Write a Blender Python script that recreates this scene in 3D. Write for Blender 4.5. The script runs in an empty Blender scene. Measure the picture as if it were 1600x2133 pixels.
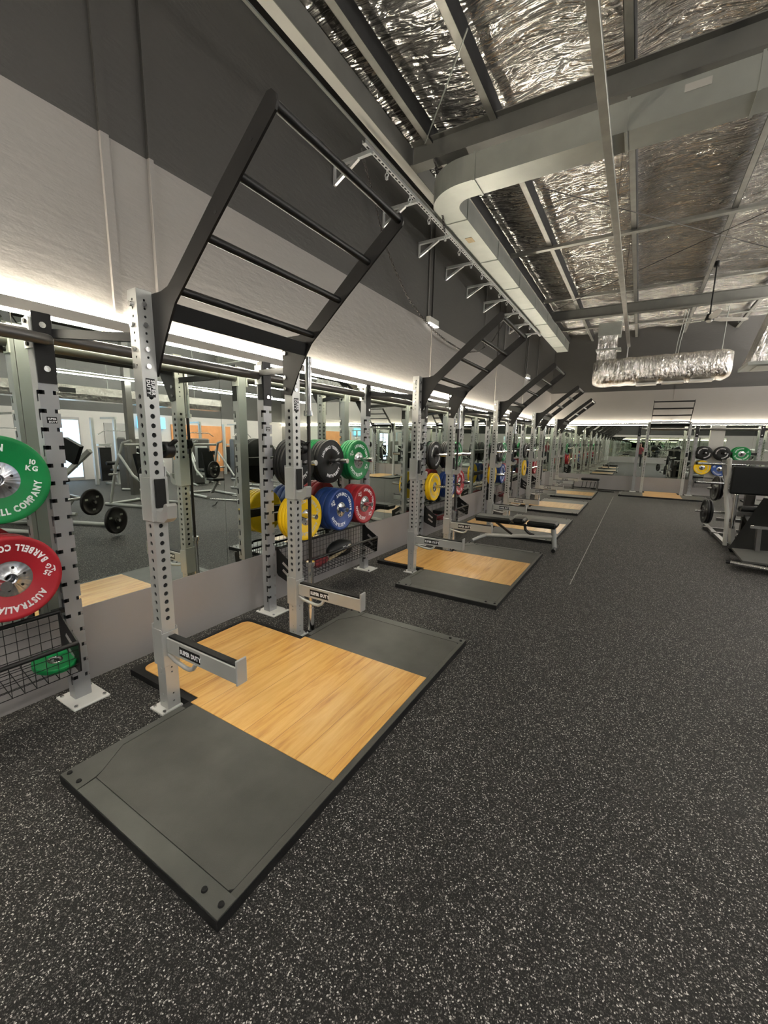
import bpy, math, random
from mathutils import Vector, Matrix, noise
PI = math.pi
C = bpy.context.scene.collection
sc = bpy.context.scene
random.seed(7)

# ---------------------------------------------------------------- camera
cam_d = bpy.data.cameras.new('camera'); cam = bpy.data.objects.new('camera', cam_d); C.objects.link(cam)
cam_d.sensor_fit = 'HORIZONTAL'; cam_d.sensor_width = 36.0
cam_d.lens = 36.0 * 864.35 / 1600.0
cam_d.clip_start = 0.05; cam_d.clip_end = 200
Rr = Vector((0.8546051, 0.5189471, 0.018548))
Rd = Vector((0.10481485, -0.13740589, -0.98495354))
Rf = Vector((-0.50859018, 0.84369042, -0.17182114))
m = Matrix((Rr, -Rd, -Rf)).transposed().to_4x4()
m.translation = Vector((3.0142, 0.0, 1.63))
cam.matrix_world = m
sc.camera = cam

# ---------------------------------------------------------------- world and exposure
w = bpy.data.worlds.new('world'); sc.world = w; w.use_nodes = True
w.node_tree.nodes['Background'].inputs[0].default_value = (0.9, 0.93, 1.0, 1)
w.node_tree.nodes['Background'].inputs[1].default_value = 0.03
sc.view_settings.view_transform = 'Standard'; sc.view_settings.look = 'None'
sc.view_settings.gamma = 1.0; sc.view_settings.use_curve_mapping = False
sc.view_settings.exposure = 0.72
sc.cycles.use_denoising = True
sc.cycles.max_bounces = 8; sc.cycles.glossy_bounces = 6; sc.cycles.diffuse_bounces = 3
sc.cycles.sample_clamp_indirect = 6.0
LED_W = 75.0       # wall cove strips
LINEAR_W = 46.0    # hanging linear lights

# ---------------------------------------------------------------- dimensions
C1, PITCH = 1.8588, 3.1912
FUX, FUH, FUY = 0.7283, 2.36, 0.5536
BUX, BUH, BUY = 0.1652, 2.245, PITCH / 4
YF, BAND, LEDGE, MTOP = 17.09, 3.446, 0.512, 2.28
XR, YB = 14.0, -9.4

# ---------------------------------------------------------------- materials
def new_mat(name):
    mt = bpy.data.materials.new(name); mt.use_nodes = True
    nt = mt.node_tree; b = nt.nodes['Principled BSDF']
    return mt, nt, b
def N(nt, t, **k):
    n = nt.nodes.new(t)
    for a, v in k.items():
        if a in n.inputs.keys() if hasattr(n.inputs, 'keys') else False: n.inputs[a].default_value = v
        else: setattr(n, a, v)
    return n
def ramp(nt, src, stops, interp='LINEAR'):
    r = nt.nodes.new('ShaderNodeValToRGB'); r.color_ramp.interpolation = interp
    e = r.color_ramp.elements
    e[0].position, e[0].color = stops[0][0], (*stops[0][1], 1)
    e[1].position, e[1].color = stops[-1][0], (*stops[-1][1], 1)
    for p, c in stops[1:-1]:
        x = e.new(p); x.color = (*c, 1)
    nt.links.new(src, r.inputs[0]); return r
def noise_tex(nt, scale, detail=3, vec=None, rough=0.5):
    n = nt.nodes.new('ShaderNodeTexNoise'); n.inputs['Scale'].default_value = scale
    n.inputs['Detail'].default_value = detail; n.inputs['Roughness'].default_value = rough
    if vec: nt.links.new(vec, n.inputs['Vector'])
    return n
def objcoord(nt, scale=(1, 1, 1)):
    t = nt.nodes.new('ShaderNodeTexCoord'); mp = nt.nodes.new('ShaderNodeMapping')
    mp.inputs['Scale'].default_value = scale
    nt.links.new(t.outputs['Object'], mp.inputs['Vector']); return mp.outputs['Vector']
def bump(nt, b, h, strength, dist=0.01):
    bp = nt.nodes.new('ShaderNodeBump'); bp.inputs['Strength'].default_value = strength
    bp.inputs['Distance'].default_value = dist
    nt.links.new(h, bp.inputs['Height']); nt.links.new(bp.outputs[0], b.inputs['Normal']); return bp
def simple(name, col, rough=0.5, metal=0.0, var=0.12, vs=6.0, bmp=0.0, bs=200.0, coat=0.0, spec=0.5):
    mt, nt, b = new_mat(name)
    b.inputs['Roughness'].default_value = rough; b.inputs['Metallic'].default_value = metal; b.inputs['Specular IOR Level'].default_value = spec
    v = objcoord(nt); n = noise_tex(nt, vs, 4, v)
    lo = tuple(c * (1 - var) for c in col); hi = tuple(min(1, c * (1 + var)) for c in col)
    r = ramp(nt, n.outputs[0], [(0.3, lo), (0.7, hi)]); nt.links.new(r.outputs[0], b.inputs['Base Color'])
    if bmp: bump(nt, b, noise_tex(nt, bs, 2, v).outputs[0], bmp, 0.002)
    if coat: b.inputs['Coat Weight'].default_value = coat
    return mt
def emis(name, col, s):
    mt, nt, b = new_mat(name)
    b.inputs['Base Color'].default_value = (*col, 1)
    b.inputs['Emission Color'].default_value = (*col, 1); b.inputs['Emission Strength'].default_value = s
    return mt
M = {}
M['steel'] = simple('pale_grey_powdercoat', (0.43, 0.435, 0.415), 0.32, 0.45, 0.06, 3, 0.15, 500)
M['steel_rear'] = simple('grey_powdercoat', (0.30, 0.305, 0.31), 0.34, 0.45, 0.05, 3, 0.15, 500)
M['cream_steel'] = simple('ivory_powdercoat', (0.50, 0.49, 0.45), 0.4, 0.1, 0.05, 3)
M['white_plate'] = simple('white_foot_plate', (0.62, 0.62, 0.59), 0.4, 0.2, 0.05, 8)
M['black'] = simple('black_powdercoat', (0.009, 0.009, 0.009), 0.36, 0.1, 0.2, 6, 0.2, 600, spec=0.3)
M['ladder'] = simple('black_satin_powdercoat', (0.013, 0.012, 0.011), 0.45, 0.2, 0.15, 4, 0.2, 600, spec=0.28)
M['bar_dark'] = simple('dark_bar_steel', (0.05, 0.045, 0.042), 0.3, 0.8, 0.1)
M['chrome'] = simple('brushed_chrome', (0.72, 0.72, 0.71), 0.17, 1.0, 0.04, 20)
M['dark_tube'] = simple('dark_grey_tube', (0.14, 0.135, 0.128), 0.3, 0.7, 0.06)
M['galv'] = simple('galvanised_steel', (0.35, 0.365, 0.335), 0.42, 0.6, 0.07, 4, 0.1, 60)
M['galv_bright'] = simple('bright_zinc', (0.75, 0.76, 0.76), 0.3, 0.8, 0.08, 12)
M['purlin'] = simple('purlin_zinc', (0.28, 0.275, 0.25), 0.42, 0.6, 0.12, 7)
M['rafter'] = simple('grey_primer_beam', (0.12, 0.118, 0.105), 0.5, 0.15, 0.1, 4)
M['shade_and_black'] = simple('shade_and_black_parts', (0.012, 0.012, 0.012), 0.8, 0, 0.3, 9)  # near-black: painted shade on purlin webs and in holes, plus dark parts
M['rubber'] = simple('black_rubber', (0.007, 0.007, 0.007), 0.62, 0, 0.25, 20, 0.4, 300, spec=0.2)
M['mat'] = simple('charcoal_rubber_mat', (0.048, 0.048, 0.042), 0.46, 0, 0.16, 7, 0.35, 260, spec=0.35)
M['mat_edge'] = simple('charcoal_edge_frame', (0.052, 0.053, 0.047), 0.44, 0.1, 0.12, 9, 0.2, 300)
M['vinyl'] = simple('black_vinyl', (0.005, 0.0055, 0.0055), 0.40, 0, 0.15, 8, 0.2, 200, spec=0.2)
M['iron'] = simple('black_iron_plate', (0.012, 0.011, 0.011), 0.4, 0.3, 0.2, 14, 0.3, 120, spec=0.3)
M['blackp'] = simple('black_bumper_rubber', (0.008, 0.008, 0.008), 0.5, 0, 0.2, 12, 0.25, 260, spec=0.22)
M['green'] = simple('green_bumper_rubber', (0.004, 0.16, 0.042), 0.42, 0, 0.1, 8, 0.2, 260, spec=0.3)
M['red'] = simple('red_bumper_rubber', (0.30, 0.014, 0.022), 0.42, 0, 0.1, 8, 0.2, 260, spec=0.3)
M['yellow'] = simple('yellow_bumper_rubber', (0.78, 0.50, 0.008), 0.42, 0, 0.08, 8, 0.2, 260, spec=0.3)
M['blue'] = simple('blue_bumper_rubber', (0.010, 0.036, 0.155), 0.42, 0, 0.1, 8, 0.2, 260, spec=0.3)
M['white'] = simple('white_lettering', (0.80, 0.80, 0.80), 0.5, 0, 0.03, 9)
M['grey_letter'] = simple('grey_lettering', (0.42, 0.42, 0.42), 0.5, 0, 0.08, 9)
M['sand'] = simple('tan_cloth', (0.34, 0.27, 0.16), 0.8, 0, 0.2, 30)
M['redcloth'] = simple('dark_red_cloth', (0.16, 0.012, 0.016), 0.8, 0, 0.3, 20, 0.6, 60)
M['trim'] = simple('grey_pelmet', (0.30, 0.28, 0.25), 0.5, 0, 0.04, 3)
M['seam_grey'] = simple('seam_sealant', (0.26, 0.255, 0.235), 0.6, 0, 0.06, 3)
M['skin'] = simple('skin', (0.50, 0.28, 0.20), 0.55, 0, 0.05, 9)
M['shirt'] = simple('burgundy_shirt', (0.22, 0.035, 0.045), 0.8, 0, 0.1, 9)
M['trousers'] = simple('black_leggings', (0.010, 0.010, 0.012), 0.7, 0, 0.1, 9)
M['hair'] = simple('brown_hair', (0.05, 0.03, 0.02), 0.6, 0, 0.2, 30)
M['shoe'] = simple('white_trainer', (0.7, 0.7, 0.68), 0.6, 0, 0.05, 9)
M['orange_wood'] = simple('orange_timber_panel', (0.50, 0.21, 0.075), 0.5, 0, 0.12, 3)
M['fan_white'] = simple('pale_fan_plastic', (0.62, 0.60, 0.55), 0.4, 0, 0.05, 5)
M['led'] = emis('warm_led_strip', (1.0, 0.92, 0.76), LED_W)
M['linear'] = emis('linear_light_diffuser', (1.0, 0.97, 0.92), LINEAR_W)
M['added_uplight'] = emis('added_upward_glow', (1.0, 0.96, 0.9), LINEAR_W * 4.0)  # added glow on the fixture tops to brighten the foil
M['linear_hi'] = emis('bright_light_diffuser', (1.0, 0.96, 0.90), LINEAR_W * 2.0)
M['linear_lo'] = emis('dim_light_diffuser', (1.0, 0.97, 0.92), LINEAR_W * 0.22)
M['lamp_white'] = emis('exit_lamp_diffuser', (1.0, 1.0, 0.95), 1.2)
M['window'] = emis('daylight_window', (0.55, 0.72, 1.0), 1.6)
M['screen'] = emis('lit_screen', (0.12, 0.45, 0.75), 2.0)

# foil insulation
mt, nt, b = new_mat('foil_insulation'); M['foil'] = mt
b.inputs['Metallic'].default_value = 0.93; b.inputs['Roughness'].default_value = 0.22
v1 = objcoord(nt, (1.8, 7, 1)); v2 = objcoord(nt, (7, 15, 4)); v3 = objcoord(nt, (1, 1, 1))
nA = noise_tex(nt, 1.0, 3, v1, 0.6); nA.inputs['Distortion'].default_value = 0.9
v2 = objcoord(nt, (3.2, 12, 4))
vo = nt.nodes.new('ShaderNodeTexNoise'); vo.noise_type = 'RIDGED_MULTIFRACTAL'; vo.inputs['Scale'].default_value = 1.0; vo.inputs['Detail'].default_value = 2.5; vo.inputs['Distortion'].default_value = 0.8
nt.links.new(v2, vo.inputs['Vector'])
nC = noise_tex(nt, 26, 3, v3, 0.65); nC.inputs['Distortion'].default_value = 0.6
m1 = nt.nodes.new('ShaderNodeMath'); m1.operation = 'MULTIPLY_ADD'; m1.inputs[1].default_value = 0.55
nt.links.new(vo.outputs[0], m1.inputs[0]); nt.links.new(nA.outputs[0], m1.inputs[2])
m2 = nt.nodes.new('ShaderNodeMath'); m2.operation = 'MULTIPLY_ADD'; m2.inputs[1].default_value = 0.03
nt.links.new(nC.outputs[0], m2.inputs[0]); nt.links.new(m1.outputs[0], m2.inputs[2])
bump(nt, b, m2.outputs[0], 1.0, 0.105)
rc = ramp(nt, noise_tex(nt, 2.2, 3, v3).outputs[0], [(0.3, (0.74, 0.70, 0.65)), (0.7, (0.96, 0.95, 0.93))])
nt.links.new(rc.outputs[0], b.inputs['Base Color'])
# foil wrap for ducts (no stretch)
mt, nt, b = new_mat('foil_duct_wrap'); M['foilwrap'] = mt
b.inputs['Metallic'].default_value = 1.0; b.inputs['Roughness'].default_value = 0.25
v1 = objcoord(nt, (5, 2.5, 2.0)); n1 = noise_tex(nt, 2.2, 4, v1, 0.6); n1.inputs['Distortion'].default_value = 1.2
bump(nt, b, n1.outputs[0], 0.9, 0.07); b.inputs['Base Color'].default_value = (0.74, 0.71, 0.67, 1)

# speckled rubber floor
mt, nt, b = new_mat('speckled_rubber_floor'); M['floor'] = mt
b.inputs['Roughness'].default_value = 0.7; b.inputs['Specular IOR Level'].default_value = 0.18
vv = objcoord(nt)
nz = noise_tex(nt, 60, 2, vv)
ad = nt.nodes.new('ShaderNodeMixRGB'); ad.blend_type = 'LINEAR_LIGHT'; ad.inputs[0].default_value = 0.006
nt.links.new(vv, ad.inputs[1]); nt.links.new(nz.outputs['Color'], ad.inputs[2])
def flecks(scale, thr, size):
    vo = nt.nodes.new('ShaderNodeTexVoronoi'); vo.inputs['Scale'].default_value = scale; nt.links.new(ad.outputs[0], vo.inputs['Vector'])
    sx = nt.nodes.new('ShaderNodeSeparateColor'); nt.links.new(vo.outputs['Color'], sx.inputs[0])
    a = nt.nodes.new('ShaderNodeMath'); a.operation = 'GREATER_THAN'; a.inputs[1].default_value = thr; nt.links.new(sx.outputs[0], a.inputs[0])
    c = nt.nodes.new('ShaderNodeMath'); c.operation = 'LESS_THAN'; c.inputs[1].default_value = size; nt.links.new(vo.outputs['Distance'], c.inputs[0])
    d = nt.nodes.new('ShaderNodeMath'); d.operation = 'MULTIPLY'; nt.links.new(a.outputs[0], d.inputs[0]); nt.links.new(c.outputs[0], d.inputs[1])
    return d, sx
d1, s1 = flecks(185, 0.56, 0.47); d2, s2 = flecks(330, 0.52, 0.5)
mx = nt.nodes.new('ShaderNodeMath'); mx.operation = 'MAXIMUM'; nt.links.new(d1.outputs[0], mx.inputs[0])
h5 = nt.nodes.new('ShaderNodeMath'); h5.operation = 'MULTIPLY'; h5.inputs[1].default_value = 0.22; nt.links.new(d2.outputs[0], h5.inputs[0]); nt.links.new(h5.outputs[0], mx.inputs[1])
base = ramp(nt, noise_tex(nt, 1.3, 3, vv).outputs[0], [(0.3, (0.0065, 0.006, 0.0057)), (0.7, (0.010, 0.0092, 0.0086))])
cm = nt.nodes.new('ShaderNodeMixRGB'); nt.links.new(mx.outputs[0], cm.inputs[0]); nt.links.new(base.outputs[0], cm.inputs[1])
fc = ramp(nt, s1.outputs[1], [(0.0, (0.03, 0.029, 0.027)), (0.6, (0.10, 0.096, 0.088)), (1.0, (0.50, 0.48, 0.44))]); nt.links.new(fc.outputs[0], cm.inputs[2])
nt.links.new(cm.outputs[0], b.inputs['Base Color'])
bump(nt, b, noise_tex(nt, 150, 3, vv).outputs[0], 0.5, 0.003)

# two-tone painted walls
def wall_mat(name, z, low, high, rough=0.55):
    mt, nt, b = new_mat(name); b.inputs['Roughness'].default_value = rough
    g = nt.nodes.new('ShaderNodeNewGeometry'); s = nt.nodes.new('ShaderNodeSeparateXYZ'); nt.links.new(g.outputs['Position'], s.inputs[0])
    a = nt.nodes.new('ShaderNodeMath'); a.operation = 'GREATER_THAN'; a.inputs[1].default_value = z; nt.links.new(s.outputs[2], a.inputs[0])
    v = objcoord(nt); n = noise_tex(nt, 2.0, 5, v)
    lo = ramp(nt, n.outputs[0], [(0.3, tuple(c * .95 for c in low)), (0.7, low)])
    hi = ramp(nt, n.outputs[0], [(0.3, tuple(c * .92 for c in high)), (0.7, high)])
    mx = nt.nodes.new('ShaderNodeMixRGB'); nt.links.new(a.outputs[0], mx.inputs[0]); nt.links.new(lo.outputs[0], mx.inputs[1]); nt.links.new(hi.outputs[0], mx.inputs[2])
    nt.links.new(mx.outputs[0], b.inputs['Base Color'])
    v2 = objcoord(nt, (1, 1.2, 4)); n2 = noise_tex(nt, 6, 4, v2, 0.6)
    bump(nt, b, n2.outputs[0], 0.18, 0.02)
    return mt
M['wall'] = wall_mat('two_tone_wall_paint', BAND, (0.25, 0.233, 0.217), (0.037, 0.035, 0.031))
M['wall_opp'] = wall_mat('opposite_wall_paint', 2.45, (0.50, 0.465, 0.45), (0.030, 0.029, 0.027))
M['kick'] = simple('mauve_grey_kick_panel', (0.25, 0.235, 0.23), 0.42, 0.0, 0.05, 2, 0.15, 60)

# mirror glass
mt, nt, b = new_mat('mirror_glass'); M['mirror'] = mt
b.inputs['Metallic'].default_value = 1.0; b.inputs['Roughness'].default_value = 0.0
b.inputs['Base Color'].default_value = (0.80, 0.86, 0.79, 1)

# platform timber
mt, nt, b = new_mat('oak_plank_deck'); M['wood'] = mt
b.inputs['Roughness'].default_value = 0.28; b.inputs['Coat Weight'].default_value = 0.6; b.inputs['Coat Roughness'].default_value = 0.25
tc = nt.nodes.new('ShaderNodeTexCoord'); sp = nt.nodes.new('ShaderNodeSeparateXYZ'); nt.links.new(tc.outputs['Object'], sp.inputs[0])
dv = nt.nodes.new('ShaderNodeMath'); dv.operation = 'DIVIDE'; dv.inputs[1].default_value = 0.19; nt.links.new(sp.outputs[0], dv.inputs[0])
fl = nt.nodes.new('ShaderNodeMath'); fl.operation = 'FLOOR'; nt.links.new(dv.outputs[0], fl.inputs[0])
fr = nt.nodes.new('ShaderNodeMath'); fr.operation = 'FRACT'; nt.links.new(dv.outputs[0], fr.inputs[0])
lt = nt.nodes.new('ShaderNodeMath'); lt.operation = 'LESS_THAN'; lt.inputs[1].default_value = 0.014; nt.links.new(fr.outputs[0], lt.inputs[0])
cb = nt.nodes.new('ShaderNodeCombineXYZ'); mu = nt.nodes.new('ShaderNodeMath'); mu.operation = 'MULTIPLY'; mu.inputs[1].default_value = 5.37
nt.links.new(fl.outputs[0], mu.inputs[0])
nt.links.new(sp.outputs[0], cb.inputs[0]); nt.links.new(mu.outputs[0], cb.inputs[2])
ys = nt.nodes.new('ShaderNodeMath'); ys.operation = 'MULTIPLY'; ys.inputs[1].default_value = 0.10; nt.links.new(sp.outputs[1], ys.inputs[0]); nt.links.new(ys.outputs[0], cb.inputs[1])
g1 = noise_tex(nt, 9, 5, cb.outputs[0], 0.6); g1.inputs['Distortion'].default_value = 1.4
g2 = noise_tex(nt, 60, 3, cb.outputs[0], 0.6)
mm = nt.nodes.new('ShaderNodeMath'); mm.operation = 'MULTIPLY_ADD'; mm.inputs[1].default_value = 0.3; nt.links.new(g2.outputs[0], mm.inputs[0]); nt.links.new(g1.outputs[0], mm.inputs[2])
wr = ramp(nt, mm.outputs[0], [(0.40, (0.40, 0.18, 0.035)), (0.55, (0.58, 0.30, 0.068)), (0.66, (0.66, 0.37, 0.098)), (0.85, (0.74, 0.45, 0.15))])
wx = nt.nodes.new('ShaderNodeMixRGB'); wx.inputs[2].default_value = (0.30, 0.14, 0.04, 1)
nt.links.new(lt.outputs[0], wx.inputs[0]); nt.links.new(wr.outputs[0], wx.inputs[1]); nt.links.new(wx.outputs[0], b.inputs['Base Color'])

# spun steel hub with radial streaks
mt, nt, b = new_mat('spun_steel_hub'); M['hub'] = mt
b.inputs['Metallic'].default_value = 1.0; b.inputs['Roughness'].default_value = 0.22; b.inputs['Base Color'].default_value = (0.66, 0.67, 0.68, 1)
tc = nt.nodes.new('ShaderNodeTexCoord'); sp = nt.nodes.new('ShaderNodeSeparateXYZ'); nt.links.new(tc.outputs['Object'], sp.inputs[0])
at = nt.nodes.new('ShaderNodeMath'); at.operation = 'ARCTAN2'; nt.links.new(sp.outputs[1], at.inputs[0]); nt.links.new(sp.outputs[2], at.inputs[1])
cb = nt.nodes.new('ShaderNodeCombineXYZ'); nt.links.new(at.outputs[0], cb.inputs[0])
bump(nt, b, noise_tex(nt, 3.0, 1, cb.outputs[0]).outputs[0], 0.10, 0.02)

# ---------------------------------------------------------------- mesh builder
class MB:
    def __init__(s): s.v = []; s.f = []; s.sm = []
    def add(s, vs, fs, smooth=False):
        o = len(s.v); s.v += [tuple(x) for x in vs]; s.f += [tuple(i + o for i in f) for f in fs]; s.sm += [smooth] * len(fs); return s
    def box(s, x0, x1, y0, y1, z0, z1, bev=0.0):
        if bev <= 0:
            vs = [(x, y, z) for x in (x0, x1) for y in (y0, y1) for z in (z0, z1)]
            return s.add(vs, [(0, 1, 3, 2), (4, 6, 7, 5), (0, 4, 5, 1), (2, 3, 7, 6), (0, 2, 6, 4), (1, 5, 7, 3)])
        bev = min(bev, (x1 - x0) / 2.01, (y1 - y0) / 2.01, (z1 - z0) / 2.01)
        vs = []; idx = {}
        for i, X in enumerate((x0, x1)):
            for j, Y in enumerate((y0, y1)):
                for k, Z in enumerate((z0, z1)):
                    dx = bev if i == 0 else -bev; dy = bev if j == 0 else -bev; dz = bev if k == 0 else -bev
                    for a, p in enumerate(((X, Y + dy, Z + dz), (X + dx, Y, Z + dz), (X + dx, Y + dy, Z))):
                        idx[(i, j, k, a)] = len(vs); vs.append(p)
        g = lambda i, j, k, a: idx[(i, j, k, a)]
        fs = []
        for i in (0, 1):
            q = [g(i, 0, 0, 0), g(i, 0, 1, 0), g(i, 1, 1, 0), g(i, 1, 0, 0)]; fs.append(q if i == 0 else q[::-1])
            q = [g(0, i, 0, 1), g(1, i, 0, 1), g(1, i, 1, 1), g(0, i, 1, 1)]; fs.append(q if i == 0 else q[::-1])
            q = [g(0, 0, i, 2), g(0, 1, i, 2), g(1, 1, i, 2), g(1, 0, i, 2)]; fs.append(q if i == 0 else q[::-1])
        for i in (0, 1):
            for j in (0, 1):
                fs.append([g(i, j, 0, 0), g(i, j, 0, 1), g(i, j, 1, 1), g(i, j, 1, 0)][::(1 if i == j else -1)])
                fs.append([g(i, 0, j, 0), g(i, 1, j, 0), g(i, 1, j, 2), g(i, 0, j, 2)][::(1 if i == j else -1)])
                fs.append([g(0, i, j, 1), g(0, i, j, 2), g(1, i, j, 2), g(1, i, j, 1)][::(1 if i == j else -1)])
        for i in (0, 1):
            for j in (0, 1):
                for k in (0, 1):
                    f = [g(i, j, k, 0), g(i, j, k, 1), g(i, j, k, 2)]; fs.append(f)
        return s.add(vs, fs)
    def bar(s, p, q, w, h, up=(0, 0, 1)):                 # rectangular bar from p to q
        p, q = Vector(p), Vector(q); d = (q - p).normalized(); up = Vector(up)
        sd = d.cross(up)
        if sd.length < 1e-4: sd = d.cross(Vector((1, 0, 0)))
        sd.normalize(); u = sd.cross(d).normalized()
        vs = []
        for e in (p, q):
            for a, c in ((-1, -1), (1, -1), (1, 1), (-1, 1)): vs.append(e + sd * a * w / 2 + u * c * h / 2)
        return s.add(vs, [(3, 2, 1, 0), (4, 5, 6, 7), (0, 1, 5, 4), (1, 2, 6, 5), (2, 3, 7, 6), (3, 0, 4, 7)])
    def cyl(s, p, q, r, n=14, r2=None, caps=True):
        p, q = Vector(p), Vector(q); d = (q - p).normalized(); r2 = r if r2 is None else r2
        a = d.orthogonal().normalized(); c = d.cross(a)
        vs = [e + (a * math.cos(2 * PI * i / n) + c * math.sin(2 * PI * i / n)) * rr for e, rr in ((p, r), (q, r2)) for i in range(n)]
        s.add(vs, [(i, (i + 1) % n, n + (i + 1) % n, n + i) for i in range(n)], True)
        if caps: s.add(vs, [tuple(range(n))[::-1], tuple(range(n, 2 * n))])
        return s
    def tube(s, pts, r, n=10):                            # smooth tube along points
        pts = [Vector(p) for p in pts]; rings = []; prev = None
        for i, p in enumerate(pts):
            d = (pts[min(i + 1, len(pts) - 1)] - pts[max(i - 1, 0)]).normalized()
            a = d.orthogonal().normalized() if prev is None else (prev - d * prev.dot(d)).normalized()
            prev = a; c = d.cross(a)
            rr = r[i] if isinstance(r, (list, tuple)) else r
            rings.append([p + (a * math.cos(2 * PI * k / n) + c * math.sin(2 * PI * k / n)) * rr for k in range(n)])
        vs = [x for g in rings for x in g]
        fs = [(j * n + k, j * n + (k + 1) % n, (j + 1) * n + (k + 1) % n, (j + 1) * n + k) for j in range(len(pts) - 1) for k in range(n)]
        s.add(vs, fs, True); s.add(rings[0], [tuple(range(n))[::-1]]); s.add(rings[-1], [tuple(range(n))]); return s
    def lathe_x(s, prof, n=40, cx=0, cy=0, cz=0):         # profile (r, x) spun about x axis
        vs = [(cx + x, cy + r * math.cos(2 * PI * i / n), cz + r * math.sin(2 * PI * i / n)) for r, x in prof for i in range(n)]
        fs = [(j * n + i, (j + 1) * n + i, (j + 1) * n + (i + 1) % n, j * n + (i + 1) % n) for j in range(len(prof) - 1) for i in range(n)]
        return s.add(vs, fs, True)
    def prism(s, poly, a0, a1, axis='z'):                 # extrude 2D polygon; axis z:(x,y) y:(x,z) x:(y,z)
        def P(u, v, w): return {'z': (u, v, w), 'y': (u, w, v), 'x': (w, u, v)}[axis]
        n = len(poly); vs = [P(u, v, a0) for u, v in poly] + [P(u, v, a1) for u, v in poly]
        return s.add(vs, [tuple(range(n))[::-1], tuple(range(n, 2 * n))] + [(i, (i + 1) % n, n + (i + 1) % n, n + i) for i in range(n)])
    def sphere(s, c, r, n=12, m=8, sc3=(1, 1, 1)):
        c = Vector(c); vs = [c + Vector((0, 0, r * sc3[2]))]; fs = []
        for j in range(1, m):
            t = PI * j / m
            for i in range(n): vs.append(c + Vector((r * sc3[0] * math.sin(t) * math.cos(2 * PI * i / n), r * sc3[1] * math.sin(t) * math.sin(2 * PI * i / n), r * sc3[2] * math.cos(t))))
        vs.append(c - Vector((0, 0, r * sc3[2])))
        for i in range(n):
            fs.append((0, 1 + i, 1 + (i + 1) % n)); fs.append((len(vs) - 1, 1 + (m - 2) * n + (i + 1) % n, 1 + (m - 2) * n + i))
        for j in range(m - 2):
            for i in range(n): fs.append((1 + j * n + i, 1 + (j + 1) * n + i, 1 + (j + 1) * n + (i + 1) % n, 1 + j * n + (i + 1) % n))
        return s.add(vs, fs, True)
    def build(s, name, mat, parent=None, label=None):
        me = bpy.data.meshes.new(name); me.from_pydata(s.v, [], s.f)
        me.polygons.foreach_set('use_smooth', s.sm); me.update()
        me.materials.append(mat); o = bpy.data.objects.new(name, me); C.objects.link(o)
        if parent: o.parent = parent
        if label: o['label'] = label
        return o
def fixn(o):                                              # consistent outward normals
    import bmesh
    bm = bmesh.new(); bm.from_mesh(o.data); bmesh.ops.recalc_face_normals(bm, faces=bm.faces); bm.to_mesh(o.data); bm.free(); return o
def tag(o, label, cat, group=None):
    o['label'] = label; o['category'] = cat
    if group: o['group'] = group
    return o
def thing(name, label, cat, loc=(0, 0, 0), rz=0, group=None):
    o = bpy.data.objects.new(name, None); o.empty_display_size = 0.1; C.objects.link(o)
    o.location = loc; o.rotation_euler = (0, 0, rz); return tag(o, label, cat, group)
def struct(name, mb, mat, parent=None):
    o = mb.build(name, mat, parent)
    if parent is None: o['kind'] = 'structure'
    return o
def copy_tree(o, parent=None):
    c = o.copy(); C.objects.link(c); c.parent = parent
    for ch in o.children: copy_tree(ch, c)
    return c
used = set()
def place(proto, loc, rz=0, label=None, group=None, cat=None):   # first call moves the prototype itself, later calls copy it
    o = proto if proto.name not in used else copy_tree(proto)
    if o is proto: used.add(proto.name)
    o.location = loc; o.rotation_euler = (0, 0, rz)
    if label: o['label'] = label
    if group: o['group'] = group
    if cat: o['category'] = cat
    return o
ORD = ['nearest', 'second', 'third', 'fourth', 'fifth']

# ---------------------------------------------------------------- lettering (built-in font outlines turned into mesh)
_glyph = {}
def glyph(ch, bold=0.035):
    if (ch, bold) in _glyph: return _glyph[(ch, bold)]
    cu = bpy.data.curves.new('glyph', 'FONT'); cu.body = ch; cu.size = 1.0; cu.offset = bold; cu.resolution_u = 2; cu.extrude = 0.02
    ob = bpy.data.objects.new('glyph', cu); C.objects.link(ob)
    dg = bpy.context.evaluated_depsgraph_get(); me = ob.evaluated_get(dg).to_mesh()
    vs = [tuple(v.co) for v in me.vertices]; fs = [tuple(p.vertices) for p in me.polygons]
    ob.evaluated_get(dg).to_mesh_clear(); bpy.data.objects.remove(ob); bpy.data.curves.remove(cu)
    xs = [v[0] for v in vs] or [0, 0.3]
    _glyph[(ch, bold)] = (vs, fs, min(xs), max(xs)); return _glyph[(ch, bold)]
def line_text(mb, txt, size, org, ux, uy, nrm, gap=0.08, bold=0.035, stretch=1.0):
    org, ux, uy, nrm = Vector(org), Vector(ux), Vector(uy), Vector(nrm); x = 0.0
    for ch in txt:
        if ch == ' ': x += 0.35; continue
        vs, fs, a, bb = glyph(ch, bold)
        mb.add([org + ux * ((v[0] - a + x) * size * stretch) + uy * (v[1] * size) + nrm * (v[2] * size * 0.4 + 0.0006) for v in vs], fs)
        x += (bb - a) + gap
    return x * size * stretch
def text_w(txt, gap=0.08, bold=0.035):
    x = 0
    for ch in txt: x += 0.35 if ch == ' ' else (glyph(ch, bold)[3] - glyph(ch, bold)[2]) + gap
    return x
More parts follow.
